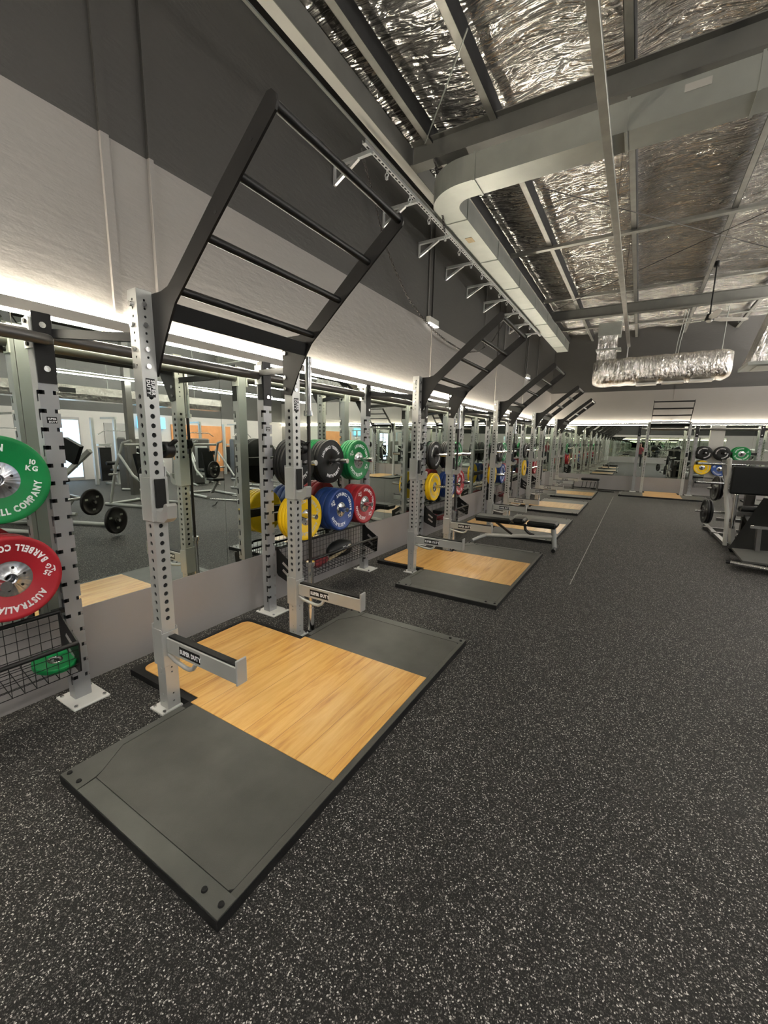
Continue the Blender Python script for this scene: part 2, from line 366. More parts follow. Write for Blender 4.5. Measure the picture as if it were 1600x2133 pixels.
def arc_text(mb, txt, size, R, mid, outward, x, gap=0.07, bold=0.06):
    # on the plane x = const seen from +x: screen right = +y, up = +z
    W = text_w(txt, gap, bold) * size; cur = 0.0
    for ch in txt:
        w_ = 0.35 if ch == ' ' else glyph(ch, bold)[3] - glyph(ch, bold)[2] + gap
        if ch != ' ':
            vs, fs, a, bb = glyph(ch, bold); c = (cur + (w_ - gap) / 2 * size - W / 2) / R
            th = mid - c if outward else mid + c
            rad = Vector((0, math.cos(th), math.sin(th))); tan = Vector((0, math.sin(th), -math.cos(th)))
            uy = rad if outward else -rad; ux = tan if outward else -tan
            cen = Vector((x, 0, 0)) + rad * R
            mb.add([cen + ux * ((v[0] - (a + bb) / 2) * size) + uy * ((v[1] - 0.35) * size * 1.3) + Vector((v[2] * size * 0.3, 0, 0)) for v in vs], fs)
        cur += w_ * size

# ================================================================= SETTING
struct('floor', MB().box(-0.3, XR + .2, YB - .2, YF + .2, -0.15, 0), M['floor'])
struct('wall_left', MB().box(-0.3, 0, YB, YF, 0, 5.6), M['wall'])
struct('wall_far', MB().box(-0.3, XR, YF, YF + 0.3, 0, 5.6), M['wall'])
struct('wall_right', MB().box(XR, XR + 0.3, YB, YF + .3, 0, 5.6), M['wall_opp'])
struct('wall_near', MB().box(-0.3, XR + .3, YB - 0.3, YB, 0, 5.6), M['wall_opp'])
# foil ceiling: sagging sheet
mb = MB(); nx, ny = 72, 122
vs = []
for j in range(ny):
    for i in range(nx):
        x = -0.2 + (XR + .4) * i / (nx - 1); y = YB - .2 + (YF - YB + .4) * j / (ny - 1)
        z = 5.47 + 0.035 * noise.noise(Vector((x * 1.2, y * 2.6, 0))) + 0.03 * math.cos((x - 0.42) / 1.3 * 2 * PI) + 0.012 * noise.noise(Vector((x * 4, y * 9, 3)))
        vs.append((x, y, z))
fs = [(j * nx + i, (j + 1) * nx + i, (j + 1) * nx + i + 1, j * nx + i + 1) for j in range(ny - 1) for i in range(nx - 1)]
mb.add(vs, fs, True)
o = struct('ceiling', mb, M['foil'])
struct('ceiling_backing', MB().box(-0.3, XR + .3, YB - .3, YF + .3, 5.62, 5.7), M['shade_and_black'])
# kick panels, pelmets, joint strips
struct('trim_1', MB().box(0.0, 0.012, YB, YF, 0, LEDGE), M['kick'])
struct('trim_2', MB().box(0.012, XR, YF - 0.012, YF, 0, LEDGE), M['kick'])
struct('trim_30', MB().box(0.012, XR, YB, YB + .012, 0, LEDGE), M['kick'])
struct('trim_3', MB().box(0, 0.055, YB, YF, 2.292, 2.352), M['trim'])
struct('trim_4', MB().box(0.055, XR, YF - 0.055, YF, 2.292, 2.352), M['trim'])
k = 5
for y0, wd, dp in ((1.545, .05, .022), (1.84, .03, .03), (6.34, .03, .02), (9.9, .03, .02), (12.6, .03, .02)):
    struct('trim_%d' % k, MB().box(0, dp, y0, y0 + wd, 2.36, 5.2), M['wall']); k += 1
struct('trim_%d' % k, MB().box(3.83, 3.87, YF - .02, YF, 2.36, 5.2), M['wall']); k += 1
struct('trim_%d' % k, MB().box(0, .03, YF - .03, YF, 2.36, 5.2), M['wall']); k += 1
# floor joint line: pale seam strip
struct('trim_%d' % k, MB().box(2.488, 2.496, 5.1, 14.8, 0, 0.0012), M['seam_grey']); k += 1
# windows in the opposite wall (seen in the mirrors)
n = 1
for y0, y1 in ((5.6, 6.35), (6.5, 7.15), (-2.0, -1.0)):
    fr = struct('window_%d' % n, MB().box(XR - .06, XR, y0 - .05, y1 + .05, 0.0, 2.2), M['kick'])
    fr2 = MB().box(XR - .075, XR - .06, y0, y1, 0.12, 2.1).build('pane', M['window'], fr); n += 1
struct('trim_%d' % k, MB().box(XR - .05, XR, 10.6, 13.6, 0.0, 2.1), M['orange_wood']); k += 1
d = struct('door_1', MB().box(XR - .04, XR, 8.0, 8.9, 0, 2.05), M['kick'])
MB().box(XR - .09, XR - .04, 8.78, 8.82, 0.95, 1.08).build('handle', M['chrome'], d)
# white pier on the far wall right part
struct('trim_%d' % k, MB().box(4.93, 5.3, YF - .10, YF - .0551, LEDGE, MTOP + .0), M['cream_steel']); k += 1

# LED cove strips
tag(MB().box(0.010, 0.040, YB + .1, YF - .02, 2.353, 2.362).build('led_strip', M['led']), 'warm LED strip on top of the pelmet running along the left mirror wall', 'light strip')
tag(MB().box(0.012, 0.030, YB + .1, YF - .02, 2.284, 2.2915).build('led_strip', M['led']), 'warm LED strip under the pelmet along the left mirror wall', 'light strip')
tag(MB().box(0.08, XR, YF - .040, YF - .010, 2.353, 2.362).build('led_strip', M['led']), 'warm LED strip on top of the pelmet along the far end wall', 'light strip')
tag(MB().box(0.08, XR, YF - .030, YF - .012, 2.284, 2.2915).build('led_strip', M['led']), 'warm LED strip under the pelmet along the far end wall', 'light strip')

# mirrors
def mirror(x0, x1, y0, y1, label):
    t = MB().box(x0, x1, y0, y1, LEDGE + .002, MTOP).build('mirror_panel', M['mirror']); tag(t, label, 'mirror', 'frameless wall mirrors above the kick panels')
ys = [-1.64, -0.32, 1.0, 2.325, 3.65, 5.0, 6.34, 7.68, 9.02, 10.36, 11.7, 13.04, 14.38, 15.72, 17.06]
mw = ['left of the photo edge behind the nearest plates', 'at the left photo edge behind the nearest bumper plates', 'showing reflected machines just left of the nearest ladder rack', 'inside the nearest ladder rack and behind its first black plates',
      'behind the green and red plates of the first full bay', 'behind the left column of the second ladder rack', 'behind the plates past the second rack', 'left of the third ladder rack', 'inside the third ladder rack', 'behind the plates past the third rack',
      'inside the fourth ladder rack', 'behind the plates past the fourth rack', 'inside the fifth ladder rack', 'in the far left corner']
for i in range(1, len(ys) - 1): mirror(0.002, 0.007, ys[i] + .0015, ys[i + 1] - .0015, 'tall frameless wall mirror ' + mw[i])
for i in range(6):
    t = MB().box(0.02 + i * 1.5, 1.517 + i * 1.5, YB + .002, YB + .007, LEDGE, MTOP).build('mirror_panel', M['mirror']); tag(t, 'frameless mirror on the rear wall behind the viewer, ' + ['first from the rack row', 'second from the rack row', 'third from the rack row', 'fourth from the rack row', 'fifth from the rack row', 'sixth from the rack row'][i], 'mirror', 'frameless wall mirrors above the kick panels')
for i in range(8):
    mirror(0.02 + i * 1.5, 1.5 + i * 1.5 + .017, YF - .007, YF - .002, 'frameless end wall mirror ' + ['in the left corner reflecting the rack row', 'left of the end wall rack', 'inside the end wall ladder rack', 'behind the plates beside the end wall rack', 'right of the green plate', 'further right past the photo edge', 'near the right corner', 'in the right corner'][i])

# ================================================================= RACKS
def holed_face(mb, o, u, n, wd, z0, z1, holes, depth=0.006):
    # o: corner at z=0; u: unit along width; n: outward normal; holes [(z, r)] sorted
    o, u, n = Vector(o), Vector(u), Vector(n); Z = Vector((0, 0, 1)); cur = z0; vs = []; fs = []
    def P(a, z, d=0): return o + u * a + Z * z - n * d
    for hz, r in holes:
        a, b_ = hz - r * 1.35, hz + r * 1.35
        if a > cur: k = len(vs); vs += [P(0, cur), P(wd, cur), P(wd, a), P(0, a)]; fs.append((k, k + 1, k + 2, k + 3))
        k = len(vs); vs += [P(0, a), P(wd, a), P(wd, b_), P(0, b_)]
        c = [(wd / 2 + r * math.cos(PI * (i / 4 + .25)), hz + r * math.sin(PI * (i / 4 + .25))) for i in range(8)]  # 45deg .. ccw
        vs += [P(x, z) for x, z in c]; q = k + 4
        # circle idx: 0=45(top right),2=135(top left),4=225,6=315
        fs += [(k, k + 1, q + 6, q + 5, q + 4), (k + 1, k + 2, q + 0, q + 7, q + 6), (k + 2, k + 3, q + 2, q + 1, q + 0), (k + 3, k + 0, q + 4, q + 3, q + 2)]
        r0 = len(vs); vs += [P(x, z, depth) for x, z in c]
        fs += [(q + i, q + (i + 1) % 8, r0 + (i + 1) % 8, r0 + i) for i in range(8)]
        cur = b_
    if z1 > cur: k = len(vs); vs += [P(0, cur), P(wd, cur), P(wd, z1), P(0, z1)]; fs.append((k, k + 1, k + 2, k + 3))
    mb.add(vs, fs)
S = 0.08
FH = [(0.05, .006), (0.10, .006)] + [(0.24, .006), (0.27, .006)] + [(0.58 + .05 * i, .0138) for i in range(26)] + [(1.99 + .04 * i, .007) for i in range(9)]
def front_upright():
    mb = MB(); h = S / 2
    for o, u, n in (((h, -h, 0), (0, 1, 0), (1, 0, 0)), ((-h, -h, 0), (1, 0, 0), (0, -1, 0)), ((-h, h, 0), (0, -1, 0), (-1, 0, 0)), ((h, h, 0), (-1, 0, 0), (0, 1, 0))):
        holed_face(mb, o, u, n, S, 0.012, FUH, FH)
    mb.add([(-h, -h, FUH), (h, -h, FUH), (h, h, FUH), (-h, h, FUH)], [(0, 1, 2, 3)])
    return mb
BW, BD = 0.09, 0.075   # width along y, depth along x
def rear_upright():
    mb = MB(); zs = [0.14 + .1 * i for i in range(18)]
    def face(o, u, n, wd, slots):            # slots: list of (u0,u1,z0,z1)
        o, u = Vector(o), Vector(u); us = sorted({0, wd} | {s_[0] for s_ in slots} | {s_[1] for s_ in slots}); zz = sorted({0.012, BUH} | {s_[2] for s_ in slots} | {s_[3] for s_ in slots})
        vs = []; fs = []
        for j in range(len(zz) - 1):
            run = None
            for i in range(len(us) - 1):
                cu, cz = (us[i] + us[i + 1]) / 2, (zz[j] + zz[j + 1]) / 2
                hole = any(a < cu < b_ and c < cz < d_ for a, b_, c, d_ in slots)
                if not hole and run is None: run = us[i]
                if run is not None and (hole or i == len(us) - 2):
                    e = us[i] if hole else us[i + 1]; k = len(vs)
                    for a, z in ((run, zz[j]), (e, zz[j]), (e, zz[j + 1]), (run, zz[j + 1])): vs.append(o + u * a + Vector((0, 0, z)))
                    fs.append((k, k + 1, k + 2, k + 3)); run = None
        mb.add(vs, fs)
    fr = [(0, .026, z, z + .022) for z in zs] + [(BW - .026, BW, z, z + .022) for z in zs]
    sd = [(BD - .030, BD, z, z + .022) for z in zs] + [(BD - .030, BD - .016, z - .038, z) for z in zs]
    sd2 = [(BD - b_, BD - a, c, d_) for a, b_, c, d_ in sd]
    face((BD / 2, -BW / 2, 0), (0, 1, 0), None, BW, fr)
    face((-BD / 2, -BW / 2, 0), (1, 0, 0), None, BD, sd)
    face((BD / 2, BW / 2, 0), (-1, 0, 0), None, BD, sd2)
    face((-BD / 2, BW / 2, 0), (0, -1, 0), None, BW, [])
    mb.add([(-BD / 2, -BW / 2, BUH), (BD / 2, -BW / 2, BUH), (BD / 2, BW / 2, BUH), (-BD / 2, BW / 2, BUH)], [(0, 1, 2, 3)])
    # a dark core, added per rack, stands in for shade inside the notches
    return mb
def make_rack():
    t = thing('squat_rack', 'rack', 'rack')
    for s in (-1, 1):
        y = s * FUY
        u = front_upright(); u.v = [(a + FUX, b_ + y, c) for a, b_, c in u.v]; u = u.build('front_upright', M['steel'], t)
        MB().box(FUX - .030, FUX + .030, y - .030, y + .030, .02, 2.34).build('shade_core', M['shade_and_black'], u)  # dark core added to put shade behind the holes
        bp = MB().box(FUX - .075, FUX + .055, min(y - s * .044, y + s * .085), max(y - s * .044, y + s * .085), 0, .010)
        bp = bp.build('base_plate', M['white_plate'], u)
        bl = MB()
        for dx, dy in ((-.055, s * -.03), (-.055, s * .065), (.042, .065 * s)): bl.cyl((FUX + dx, y + dy, .01), (FUX + dx, y + dy, .02), .010, 8)
        bl.build('bolt', M['chrome'], u)
        st = MB().box(FUX + S / 2, FUX + S / 2 + .0012, y - .024, y + .024, 1.83, 1.925).build('sticker', M['black'], u)
        tx = MB()
        line_text(tx, 'SUPER', .026, (FUX + S / 2 + .0014, y + .004, 1.917), (0, 0, -1), (0, 1, 0), (1, 0, 0), .1, .04, 0.95)
        line_text(tx, 'DUTY', .026, (FUX + S / 2 + .0014, y - .020, 1.917), (0, 0, -1), (0, 1, 0), (1, 0, 0), .1, .04, 0.95)
        tx.build('lettering', M['white'], u)
        b_ = MB()
        for z in (1.985, 2.07, 2.19, 2.29): b_.cyl((FUX + S / 2, y - .005, z), (FUX + S / 2 + .01, y - .005, z), .013, 8); b_.cyl((FUX - .01, y - S / 2 - .012, z), (FUX - .01, y - S / 2, z), .013, 8)
        b_.build('bolt', M['chrome'], u)
    for s in (-1, 1):
        y = s * BUY
        u = rear_upright(); u.v = [(a + BUX, b_ + y, c) for a, b_, c in u.v]; u = u.build('rear_upright', M['steel_rear'], t)
        ln = MB().box(BUX - .03, BUX + .008, y - .018, y + .018, .02, 2.2).build('shade_core', M['shade_and_black'], u)  # added dark core, shade for the notch openings
        MB().box(BUX - .09, BUX + .15, y - .10, y + .10, 0, .012, .003).build('base_plate', M['white_plate'], u)
        bl = MB()
        for dx in (-.06, .125):
            for dy in (-.078, .078): bl.cyl((BUX + dx, y + dy, .012), (BUX + dx, y + dy, .022), .011, 8)
        bl.build('bolt', M['chrome'], u)
        pl = MB().box(BUX + BD / 2, BUX + BD / 2 + .008, y - .043, y + .043, 1.90, BUH + .02)
        pl.box(BUX - .02, BUX + BD / 2, y + s * (-BW / 2) - .004, y + s * (-BW / 2) + .004, 1.95, BUH + .02)
        pl.build('gusset_plate', M['black'], u)
        b_ = MB()
        for z in (1.975, 2.20): b_.cyl((BUX + BD / 2 + .008, y, z), (BUX + BD / 2 + .018, y, z), .016, 10)
        b_.build('bolt', M['chrome'], u)
        st = MB().box(BUX + BD / 2, BUX + BD / 2 + .0012, y - .024, y + .024, 1.685, 1.72).build('sticker', M['black'], u)
        tx = MB(); line_text(tx, 'SUPER', .013, (BUX + BD / 2 + .0014, y - .019, 1.705), (0, 1, 0), (0, 0, 1), (1, 0, 0)); line_text(tx, 'DUTY', .013, (BUX + BD / 2 + .0014, y - .015, 1.689), (0, 1, 0), (0, 0, 1), (1, 0, 0))
        tx.build('lettering', M['white'], u)
        # slanted beam from rear to front upright
        MB().bar((BUX + .02, s * (BUY - .05), 2.17), (FUX - S / 2, s * (FUY + .01), 2.135), .03, .045).build('top_beam', M['black'], t)
    MB().cyl((BUX - .01, -BUY + BW / 2, 2.15), (BUX - .01, BUY - BW / 2, 2.15), .034, 16).build('rear_crossbar', M['dark_tube'], t)
    for s in (-1, 1):
        MB().box(BUX - .05, BUX + .03, s * (BUY - BW / 2) - .004 - (.004 if s > 0 else -.004), s * (BUY - BW / 2) + .004 - (.004 if s > 0 else -.004), 2.08, 2.235).build('crossbar_bracket', M['white_plate'], t)
    # pull-up ladder
    out = [(.690, 1.95), (.765, 1.94), (.835, 2.08), (.92, 2.22), (.965, 2.285), (1.28, 2.553), (1.678, 2.880), (1.688, 2.905), (1.682, 2.935), (1.660, 2.955), (1.635, 2.955), (1.33, 2.715), (.96, 2.405), (.91, 2.368), (.85, 2.353), (.690, 2.350)]
    for s in (-1, 1):
        y = s * (FUY - S / 2 - .007)
        p = MB().prism(out, y - .006, y + .006, 'y').build('ladder_side_plate', M['ladder'], t); fixn(p)
        bl = MB()
        for x, z in ((1.54, 2.82), (1.30, 2.61)):
            bl.cyl((x, y - .0075, z), (x, y + .0075, z), .008, 8)
        bl.build('bolt_hole', M['shade_and_black'], p)
        b2 = MB()
        for z in (1.99, 2.07, 2.24): b2.cyl((.715, y - s * .006, z), (.715, y - s * .018, z), .015, 10)
        b2.build('bolt', M['chrome'], p)
    yy = FUY - S / 2 - .012
    for x, z in ((1.655, 2.915), (1.440, 2.725), (1.210, 2.535), (.978, 2.342)):
        MB().cyl((x, -yy, z), (x, yy, z), .021, 14).build('rung', M['black'], t)
    MB().bar((.900, -yy, 2.255), (.900, yy, 2.255), .05, .085, (.35, 0, 1)).build('ladder_crossbar', M['black'], t)
    return t
rack = make_rack()
RL = ['nearest pale grey squat rack with black pull-up ladder, wooden platform in front', 'second squat rack from the camera with its black pull-up ladder, before a grey bench',
      'third squat rack in the row with black ladder, plates stored on either side', 'fourth squat rack in the row, small black ladder near the far corner', 'farthest squat rack of the left row, its ladder the smallest one']
CY = [C1 + PITCH * k_ for k_ in range(5)]
for k_ in range(5): place(rack, (0, CY[k_], 0), 0, RL[k_], 'squat racks along the mirror walls')
FX = [3.78, 3.78 + PITCH]
place(rack, (FX[0], YF, 0), -PI / 2, 'squat rack against the far end wall, its pull-up ladder facing the camera', 'squat racks along the mirror walls')
place(rack, (FX[1], YF, 0), -PI / 2, 'squat rack on the end wall cut by the right edge, behind the leg press', 'squat racks along the mirror walls')
# rear uprights of the rack left of the frame
place(rack, (0, C1 - PITCH, 0), 0, 'squat rack just left of the photo edge, continuing the row toward the viewer', 'squat racks along the mirror walls')
place(rack, (0, C1 - 2 * PITCH, 0), 0, 'squat rack behind the viewer, second left of the photo edge, seen only in mirrors', 'squat racks along the mirror walls')
place(rack, (0, C1 - 3 * PITCH, 0), 0, 'squat rack behind the viewer closest to the rear wall, seen only in mirrors', 'squat racks along the mirror walls')

# spotter arms, hooks and collars
def make_arm():
    t = thing('spotter_arm', 'arm', 'spotter arm')
    s = S / 2 + .004
    mb = MB()
    mb.box(-s - .006, -s, -s - .006, s + .006, .29, .545, .002); mb.box(-s, s, -s - .006, -s, .29, .52, .002); mb.box(-s, s, s, s + .006, .29, .52, .002); mb.box(s, s + .006, -s - .006, s + .006, .29, .50, .002)
    mb.build('sleeve', M['steel'], t)
    a = MB().box(s + .006, .655, -.027, .027, .378, .472, .004).build('arm_beam', M['steel'], t)
    MB().box(s + .02, .65, -.020, .020, .472, .482).build('guard_strip', M['rubber'], t)
    MB().box(.655, .667, -.034, .034, .374, .515, .004).build('end_plate', M['steel'], t)
    pts = [(s + .004, -.012, .36), (.12, -.022, .345), (.22, -.026, .335), (.26, -.026, .336), (.29, -.024, .35), (.31, -.018, .382)]
    MB().tube(pts, .0125, 10).build('handle', M['steel'], t)
    for sd in (-1, 1):
        st = MB().box(.175, .36, sd * .0275 - .0006, sd * .0275 + .0006, .397, .452).build('sticker', M['black'], t)
        tx = MB()
        if sd < 0: line_text(tx, 'SUPER DUTY', .036, (.183, -.0284, .412), (1, 0, 0), (0, 0, 1), (0, -1, 0), .07, .04, .80)
        else: line_text(tx, 'SUPER DUTY', .036, (.352, .0284, .412), (-1, 0, 0), (0, 0, 1), (0, 1, 0), .07, .04, .80)
        tx.build('lettering', M['white'], st)
    return t
def make_hook():
    t = thing('j_hook', 'hook', 'bar hook'); s = S / 2 + .004
    mb = MB(); mb.box(-s - .006, -s, -s - .006, s + .006, 1.16, 1.42, .002); mb.box(-s, s, -s - .006, -s, 1.16, 1.405, .002); mb.box(-s, s, s, s + .006, 1.20, 1.46, .002)
    mb.box(s, s + .008, -s - .006, s + .006, 1.16, 1.405, .002); mb.build('sleeve', M['steel'], t)
    MB().box(s + .008, s + .020, -.030, .030, 1.235, 1.395, .003).build('pad', M['rubber'], t)
    pr = [(s + .008, 1.160), (.115, 1.160), (.150, 1.185), (.160, 1.255), (.145, 1.268), (.128, 1.262), (.112, 1.225), (.092, 1.215), (s + .008, 1.222)]
    fixn(MB().prism(pr, -.028, .028, 'y').build('hook', M['steel'], t))
    return t
def make_collar():
    t = thing('barbell_collar', 'collar', 'collar')
    mb = MB()
    for i in range(1): pass
    n = 18
    prof = [(.030, -.025), (.044, -.025), (.047, -.018), (.047, .018), (.044, .025), (.030, .025), (.030, -.025)]
    vs = []; fs = []
    for r, a in prof:
        for i in range(n): vs.append((r * math.cos(2 * PI * i / n), a, r * math.sin(2 * PI * i / n)))
    for j in range(len(prof) - 1):
        for i in range(n): fs.append((j * n + i, (j + 1) * n + i, (j + 1) * n + (i + 1) % n, j * n + (i + 1) % n))
    mb.add(vs, fs, True); fixn(mb.build('ring', M['black'], t))
    MB().bar((.04, 0, .03), (.07, .01, .055), .03, .014).build('lever', M['black'], t)
    MB().cyl((0, -.06, 0), (0, .04, 0), .008, 8).build('peg', M['chrome'], t)
    return t
def make_barbell():
    t = thing('barbell', 'barbell', 'barbell')
    MB().cyl((0, 0, .62), (0, 0, 1.80), .0145, 12).build('shaft', M['bar_dark'], t)
    for z0, z1, zc in ((.20, .60, .60), (1.82, 2.24, 1.82)):
        s_ = MB().cyl((0, 0, z0), (0, 0, z1), .025, 16).build('sleeve', M['chrome'], t)
        MB().cyl((0, 0, zc - .018), (0, 0, zc + .02), .037, 16).build('shoulder', M['chrome'], s_)
    MB().cyl((0, 0, .02), (0, 0, .22), .030, 14).build('holder_tube', M['chrome'], t)
    MB().cyl((0, 0, .0), (0, 0, .02), .033, 14).build('holder_foot', M['black'], t)
    return t
arm, hook, collar, barbell = make_arm(), make_hook(), make_collar(), make_barbell()
side = {-1: 'left', 1: 'right'}
who = ['nearest rack', 'second rack', 'third rack', 'fourth rack', 'fifth rack']
for k_ in range(5):
    for s in (-1, 1):
        y = CY[k_] + s * FUY
        place(arm, (FUX, y, 0), 0, 'grey spotter arm with a loop handle low on the %s upright of the %s' % (side[s], who[k_]), 'spotter arms')
        place(hook, (FUX, y, 0), 0, 'grey padded bar hook, chest high, on the %s upright of the %s' % (side[s], who[k_]), 'bar hooks')
        place(collar, (FUX + .01, y + S / 2 + .045, 1.55), 0, 'black barbell collar pegged high beside the %s upright of the %s' % (side[s], who[k_]), 'barbell collars')
    if k_ < 4: place(barbell, (FUX + .05, CY[k_] + FUY + .125, 0), 0, 'upright barbell with dark shaft and chrome sleeves behind the right upright of the %s' % who[k_], 'barbells stored upright')
for s in (-1, 1):
    x = FX[0] + s * FUY; y = YF - FUX
    place(hook, (x, y, 0), -PI / 2, 'bar hook on the %s upright of the end wall rack' % side[s], 'bar hooks')

# ================================================================= STORAGE BAYS
def make_bay(ys_, rows=((1.40), (.90))):
    t = thing('plate_storage_frame', 'bay', 'plate storage')
    L = BUY - BW / 2
    for z in rows:
        MB().box(BUX - .022, BUX + .02, -L, L, z - .04, z + .04, .004).build('horn_rail', M['black'], t)
        for y in ys_:
            hz = MB().cyl((BUX + .02, y, z), (.52, y, z + .010), .0245, 16).build('storage_horn', M['chrome'], t)
            MB().box(BUX + .02, BUX + .028, y - .045, y + .045, z - .045, z + .045, .002).build('flange', M['black'], hz)
    MB().cyl((BUX - .01, -L, 2.15), (BUX - .01, L, 2.15), .034, 16).build('top_tube', M['dark_tube'], t)
    for s in (-1, 1):
        b_ = MB().box(BUX - .05, BUX + .03, min(s * L, s * (L - .008)), max(s * L, s * (L - .008)), 2.08, 2.235).build('tube_bracket', M['white_plate'], t)
        q = MB()
        for z in (2.10, 2.215): q.cyl((BUX + .0, s * (L - .008), z), (BUX, s * (L - .018), z), .012, 8)
        q.build('bolt', M['bar_dark'], b_)
    return t
HY = [-0.53, -0.045, 0.42]
bay = make_bay(HY)
BYS = [C1 - PITCH / 2 + PITCH * k_ for k_ in range(5)]       # k=0 is the bay at the left edge
bw = ['bay at the left photo edge', 'first full bay past the nearest rack', 'bay between the second and third racks', 'bay between the third and fourth racks', 'bay between the fourth and fifth racks']
for k_ in range(5): place(bay, (0, BYS[k_], 0), 0, 'plate storage frame with chrome horns in the ' + bw[k_], 'plate storage frames')
for k_, dsc in ((1, 'next left of the photo edge'), (2, 'farther behind the viewer')): place(bay, (0, BYS[0] - PITCH * k_, 0), 0, 'plate storage frame with chrome horns behind the viewer, ' + dsc, 'plate storage frames')
place(bay, (FX[0] + PITCH / 2, YF, 0), -PI / 2, 'plate storage frame on the end wall right of the ladder rack', 'plate storage frames')
# rounded chrome grip bar at the left edge
tag(MB().tube([(BUX + .10, -.45, 2.13), (BUX + .10, .95, 2.125), (BUX + .10, 1.055, 2.12), (BUX + .10, 1.075, 2.12), (BUX + .10, 1.085, 2.12)], [.030, .030, .030, .024, .010], 16).build('grip_bar', M['dark_tube']), 'round-ended grey grip bar bolted across the top left rack column', 'grip bar')

# wire baskets
def make_basket():
    t = thing('wire_basket', 'basket', 'basket'); L = BUY - BW / 2 - .03
    sec = [(.19, .60), (.215, .60), (.25, .565), (.40, .47), (.415, .45), (.405, .285), (.385, .275), (.21, .335), (.19, .36)]
    for s in (-1, 1):
        y = s * L
        e = fixn(MB().prism(sec, y - .004, y + .004, 'y').build('end_plate', M['black'], t))
        q = MB()
        for x0, z0, x1, z1 in ((.27, .475, .345, .425), (.27, .405, .345, .355)): q.bar((x0, y, z0), (x1, y, z1), .010, .024)
        q.build('slot', M['kick'], e)
        MB().box(.175, .20, y - .03, y + .03, .585, .612).build('hanger', M['black'], e)
    r = MB().cyl((.205, -L, .60), (.205, L, .60), .013, 10); r.build('rear_rail', M['black'], t)
    MB().cyl((.405, -L, .46), (.405, L, .46), .013, 10).build('front_rail', M['black'], t)
    mb = MB(); n = int(2 * L / .05); wr = .0016
    for i in range(n + 1):
        y = -L + 2 * L * i / n
        for p, q_ in (((.200, .60), (.200, .34)), ((.200, .34), (.400, .285)), ((.400, .285), (.405, .46))):
            mb.bar((p[0], y, p[1]), (q_[0], y, q_[1]), .003, .003, (0, 1, 0))
    for x, z in [(.200, .34 + .052 * i) for i in range(6)] + [(.200 + .05 * i, .34 - .055 * i / 4) for i in range(5)] + [(.400 + .001 * i, .285 + .045 * i) for i in range(4)]:
        mb.bar((x, -L, z), (x, L, z), .003, .003)
    mb.build('wire_mesh', M['black'], t)
    return t
basket = make_basket()
for k_ in range(5): place(basket, (0, BYS[k_], 0), 0, 'black wire basket under the plates in the ' + bw[k_], 'wire baskets')
place(basket, (FX[0] + PITCH / 2, YF, 0), -PI / 2, 'black wire basket under the yellow plates on the end wall', 'wire baskets')

# ================================================================= PLATES
def make_plate(mat, r, th, hubr, words, lettermat, kg, coloured=True, rot=0.0):
    t = thing('bumper_plate', 'plate', 'weight plate'); h = th / 2
    if coloured:
        prof = [(hubr, -h * .7), (hubr + .004, -h * .82), (r * .86, -h * .82), (r * .90, -h), (r * .985, -h), (r, -h * .8), (r, h * .8), (r * .985, h), (r * .90, h), (r * .86, h * .82), (hubr + .004, h * .82), (hubr, h * .7)]
        face = h * .82
        MB().lathe_x(prof, 48).build('tyre', mat, t)
        hb = MB(); hb.lathe_x([(hubr, -h * .72), (.03, -h * .8), (.026, -h * .95), (.0255, h * .95), (.03, h * .8), (hubr, h * .72)], 36)
        hb.build('hub', M['hub'], t)
        bl = MB()
        for i in range(6):
            a = i * PI / 3 + .3
            bl.cyl((h * .70, .060 * math.cos(a), .060 * math.sin(a)), (h * .80, .060 * math.cos(a), .060 * math.sin(a)), .007, 8)
        bl.build('hub_bolts', M['bar_dark'], t)
        R, size = r * .735, .044
    else:
        prof = [(.026, -h * .7), (.07, -h * .7), (.08, -h), (r * .985, -h), (r, -h * .8), (r, h * .8), (r * .985, h), (.085, h), (.075, h * .7), (.026, h * .7), (.0255, -h * .7)]
        face = h
        MB().lathe_x(prof, 48).build('tyre', mat, t)
        hb = MB(); hb.lathe_x([(.033, -h * .75), (.0256, -h * .75), (.0256, h * .75), (.033, h * .75)], 20); hb.build('hub', M['bar_dark'], t)
        R, size = r * .67, .036
    tx = MB()
    arc_text(tx, 'AUSTRALIAN', 1.62 * R / text_w('AUSTRALIAN', .09, .045), R, 2.13 + rot, True, face, .09, .045)
    arc_text(tx, 'BARBELL COMPANY', 2.30 * R / text_w('BARBELL COMPANY', .09, .045), R, -1.20 + rot, False, face, .09, .045)
    if coloured:
        # weight figure stacked in two lines at the right, repeated opposite
        for a0 in (0.44 + rot, PI + .44 + rot):
            c = Vector((face, R * math.cos(a0), R * math.sin(a0))); dn = a0 - .44
            ux = Vector((0, math.cos(dn - .2), math.sin(dn - .2))); uy = Vector((0, -math.sin(dn - .2), math.cos(dn - .2)))
            if a0 > 2 + rot: ux, uy = -ux, -uy
            for txt, dy in ((kg, .003), ('KG', -.030)):
                W = text_w(txt, .07, .035) * .036
                line_text(tx, txt, .036, c - ux * W / 2 + uy * dy, ux, uy, (1, 0, 0), .07, .035)
    else:
        for a0 in (2.45 + rot, -.75 + rot):
            c = Vector((face, R * math.cos(a0), R * math.sin(a0)))
            for j in range(3):
                tx.bar(c + Vector((.0008, -.012 + .010 * j, -.010)), c + Vector((.0008, -.004 + .008 * j, .014)), .0015, .006, (0, 1, 0))
    tx.build('lettering', lettermat, t)
    return t
SPEC = {'green': (M['green'], .2225, .034, .092, '10'), 'red': (M['red'], .2225, .070, .092, '25'), 'blue': (M['blue'], .2225, .075, .078, '20'),
        'yellow': (M['yellow'], .2225, .040, .078, '15'), 'black': (M['blackp'], .2225, .036, 0, '')}
PR = {}
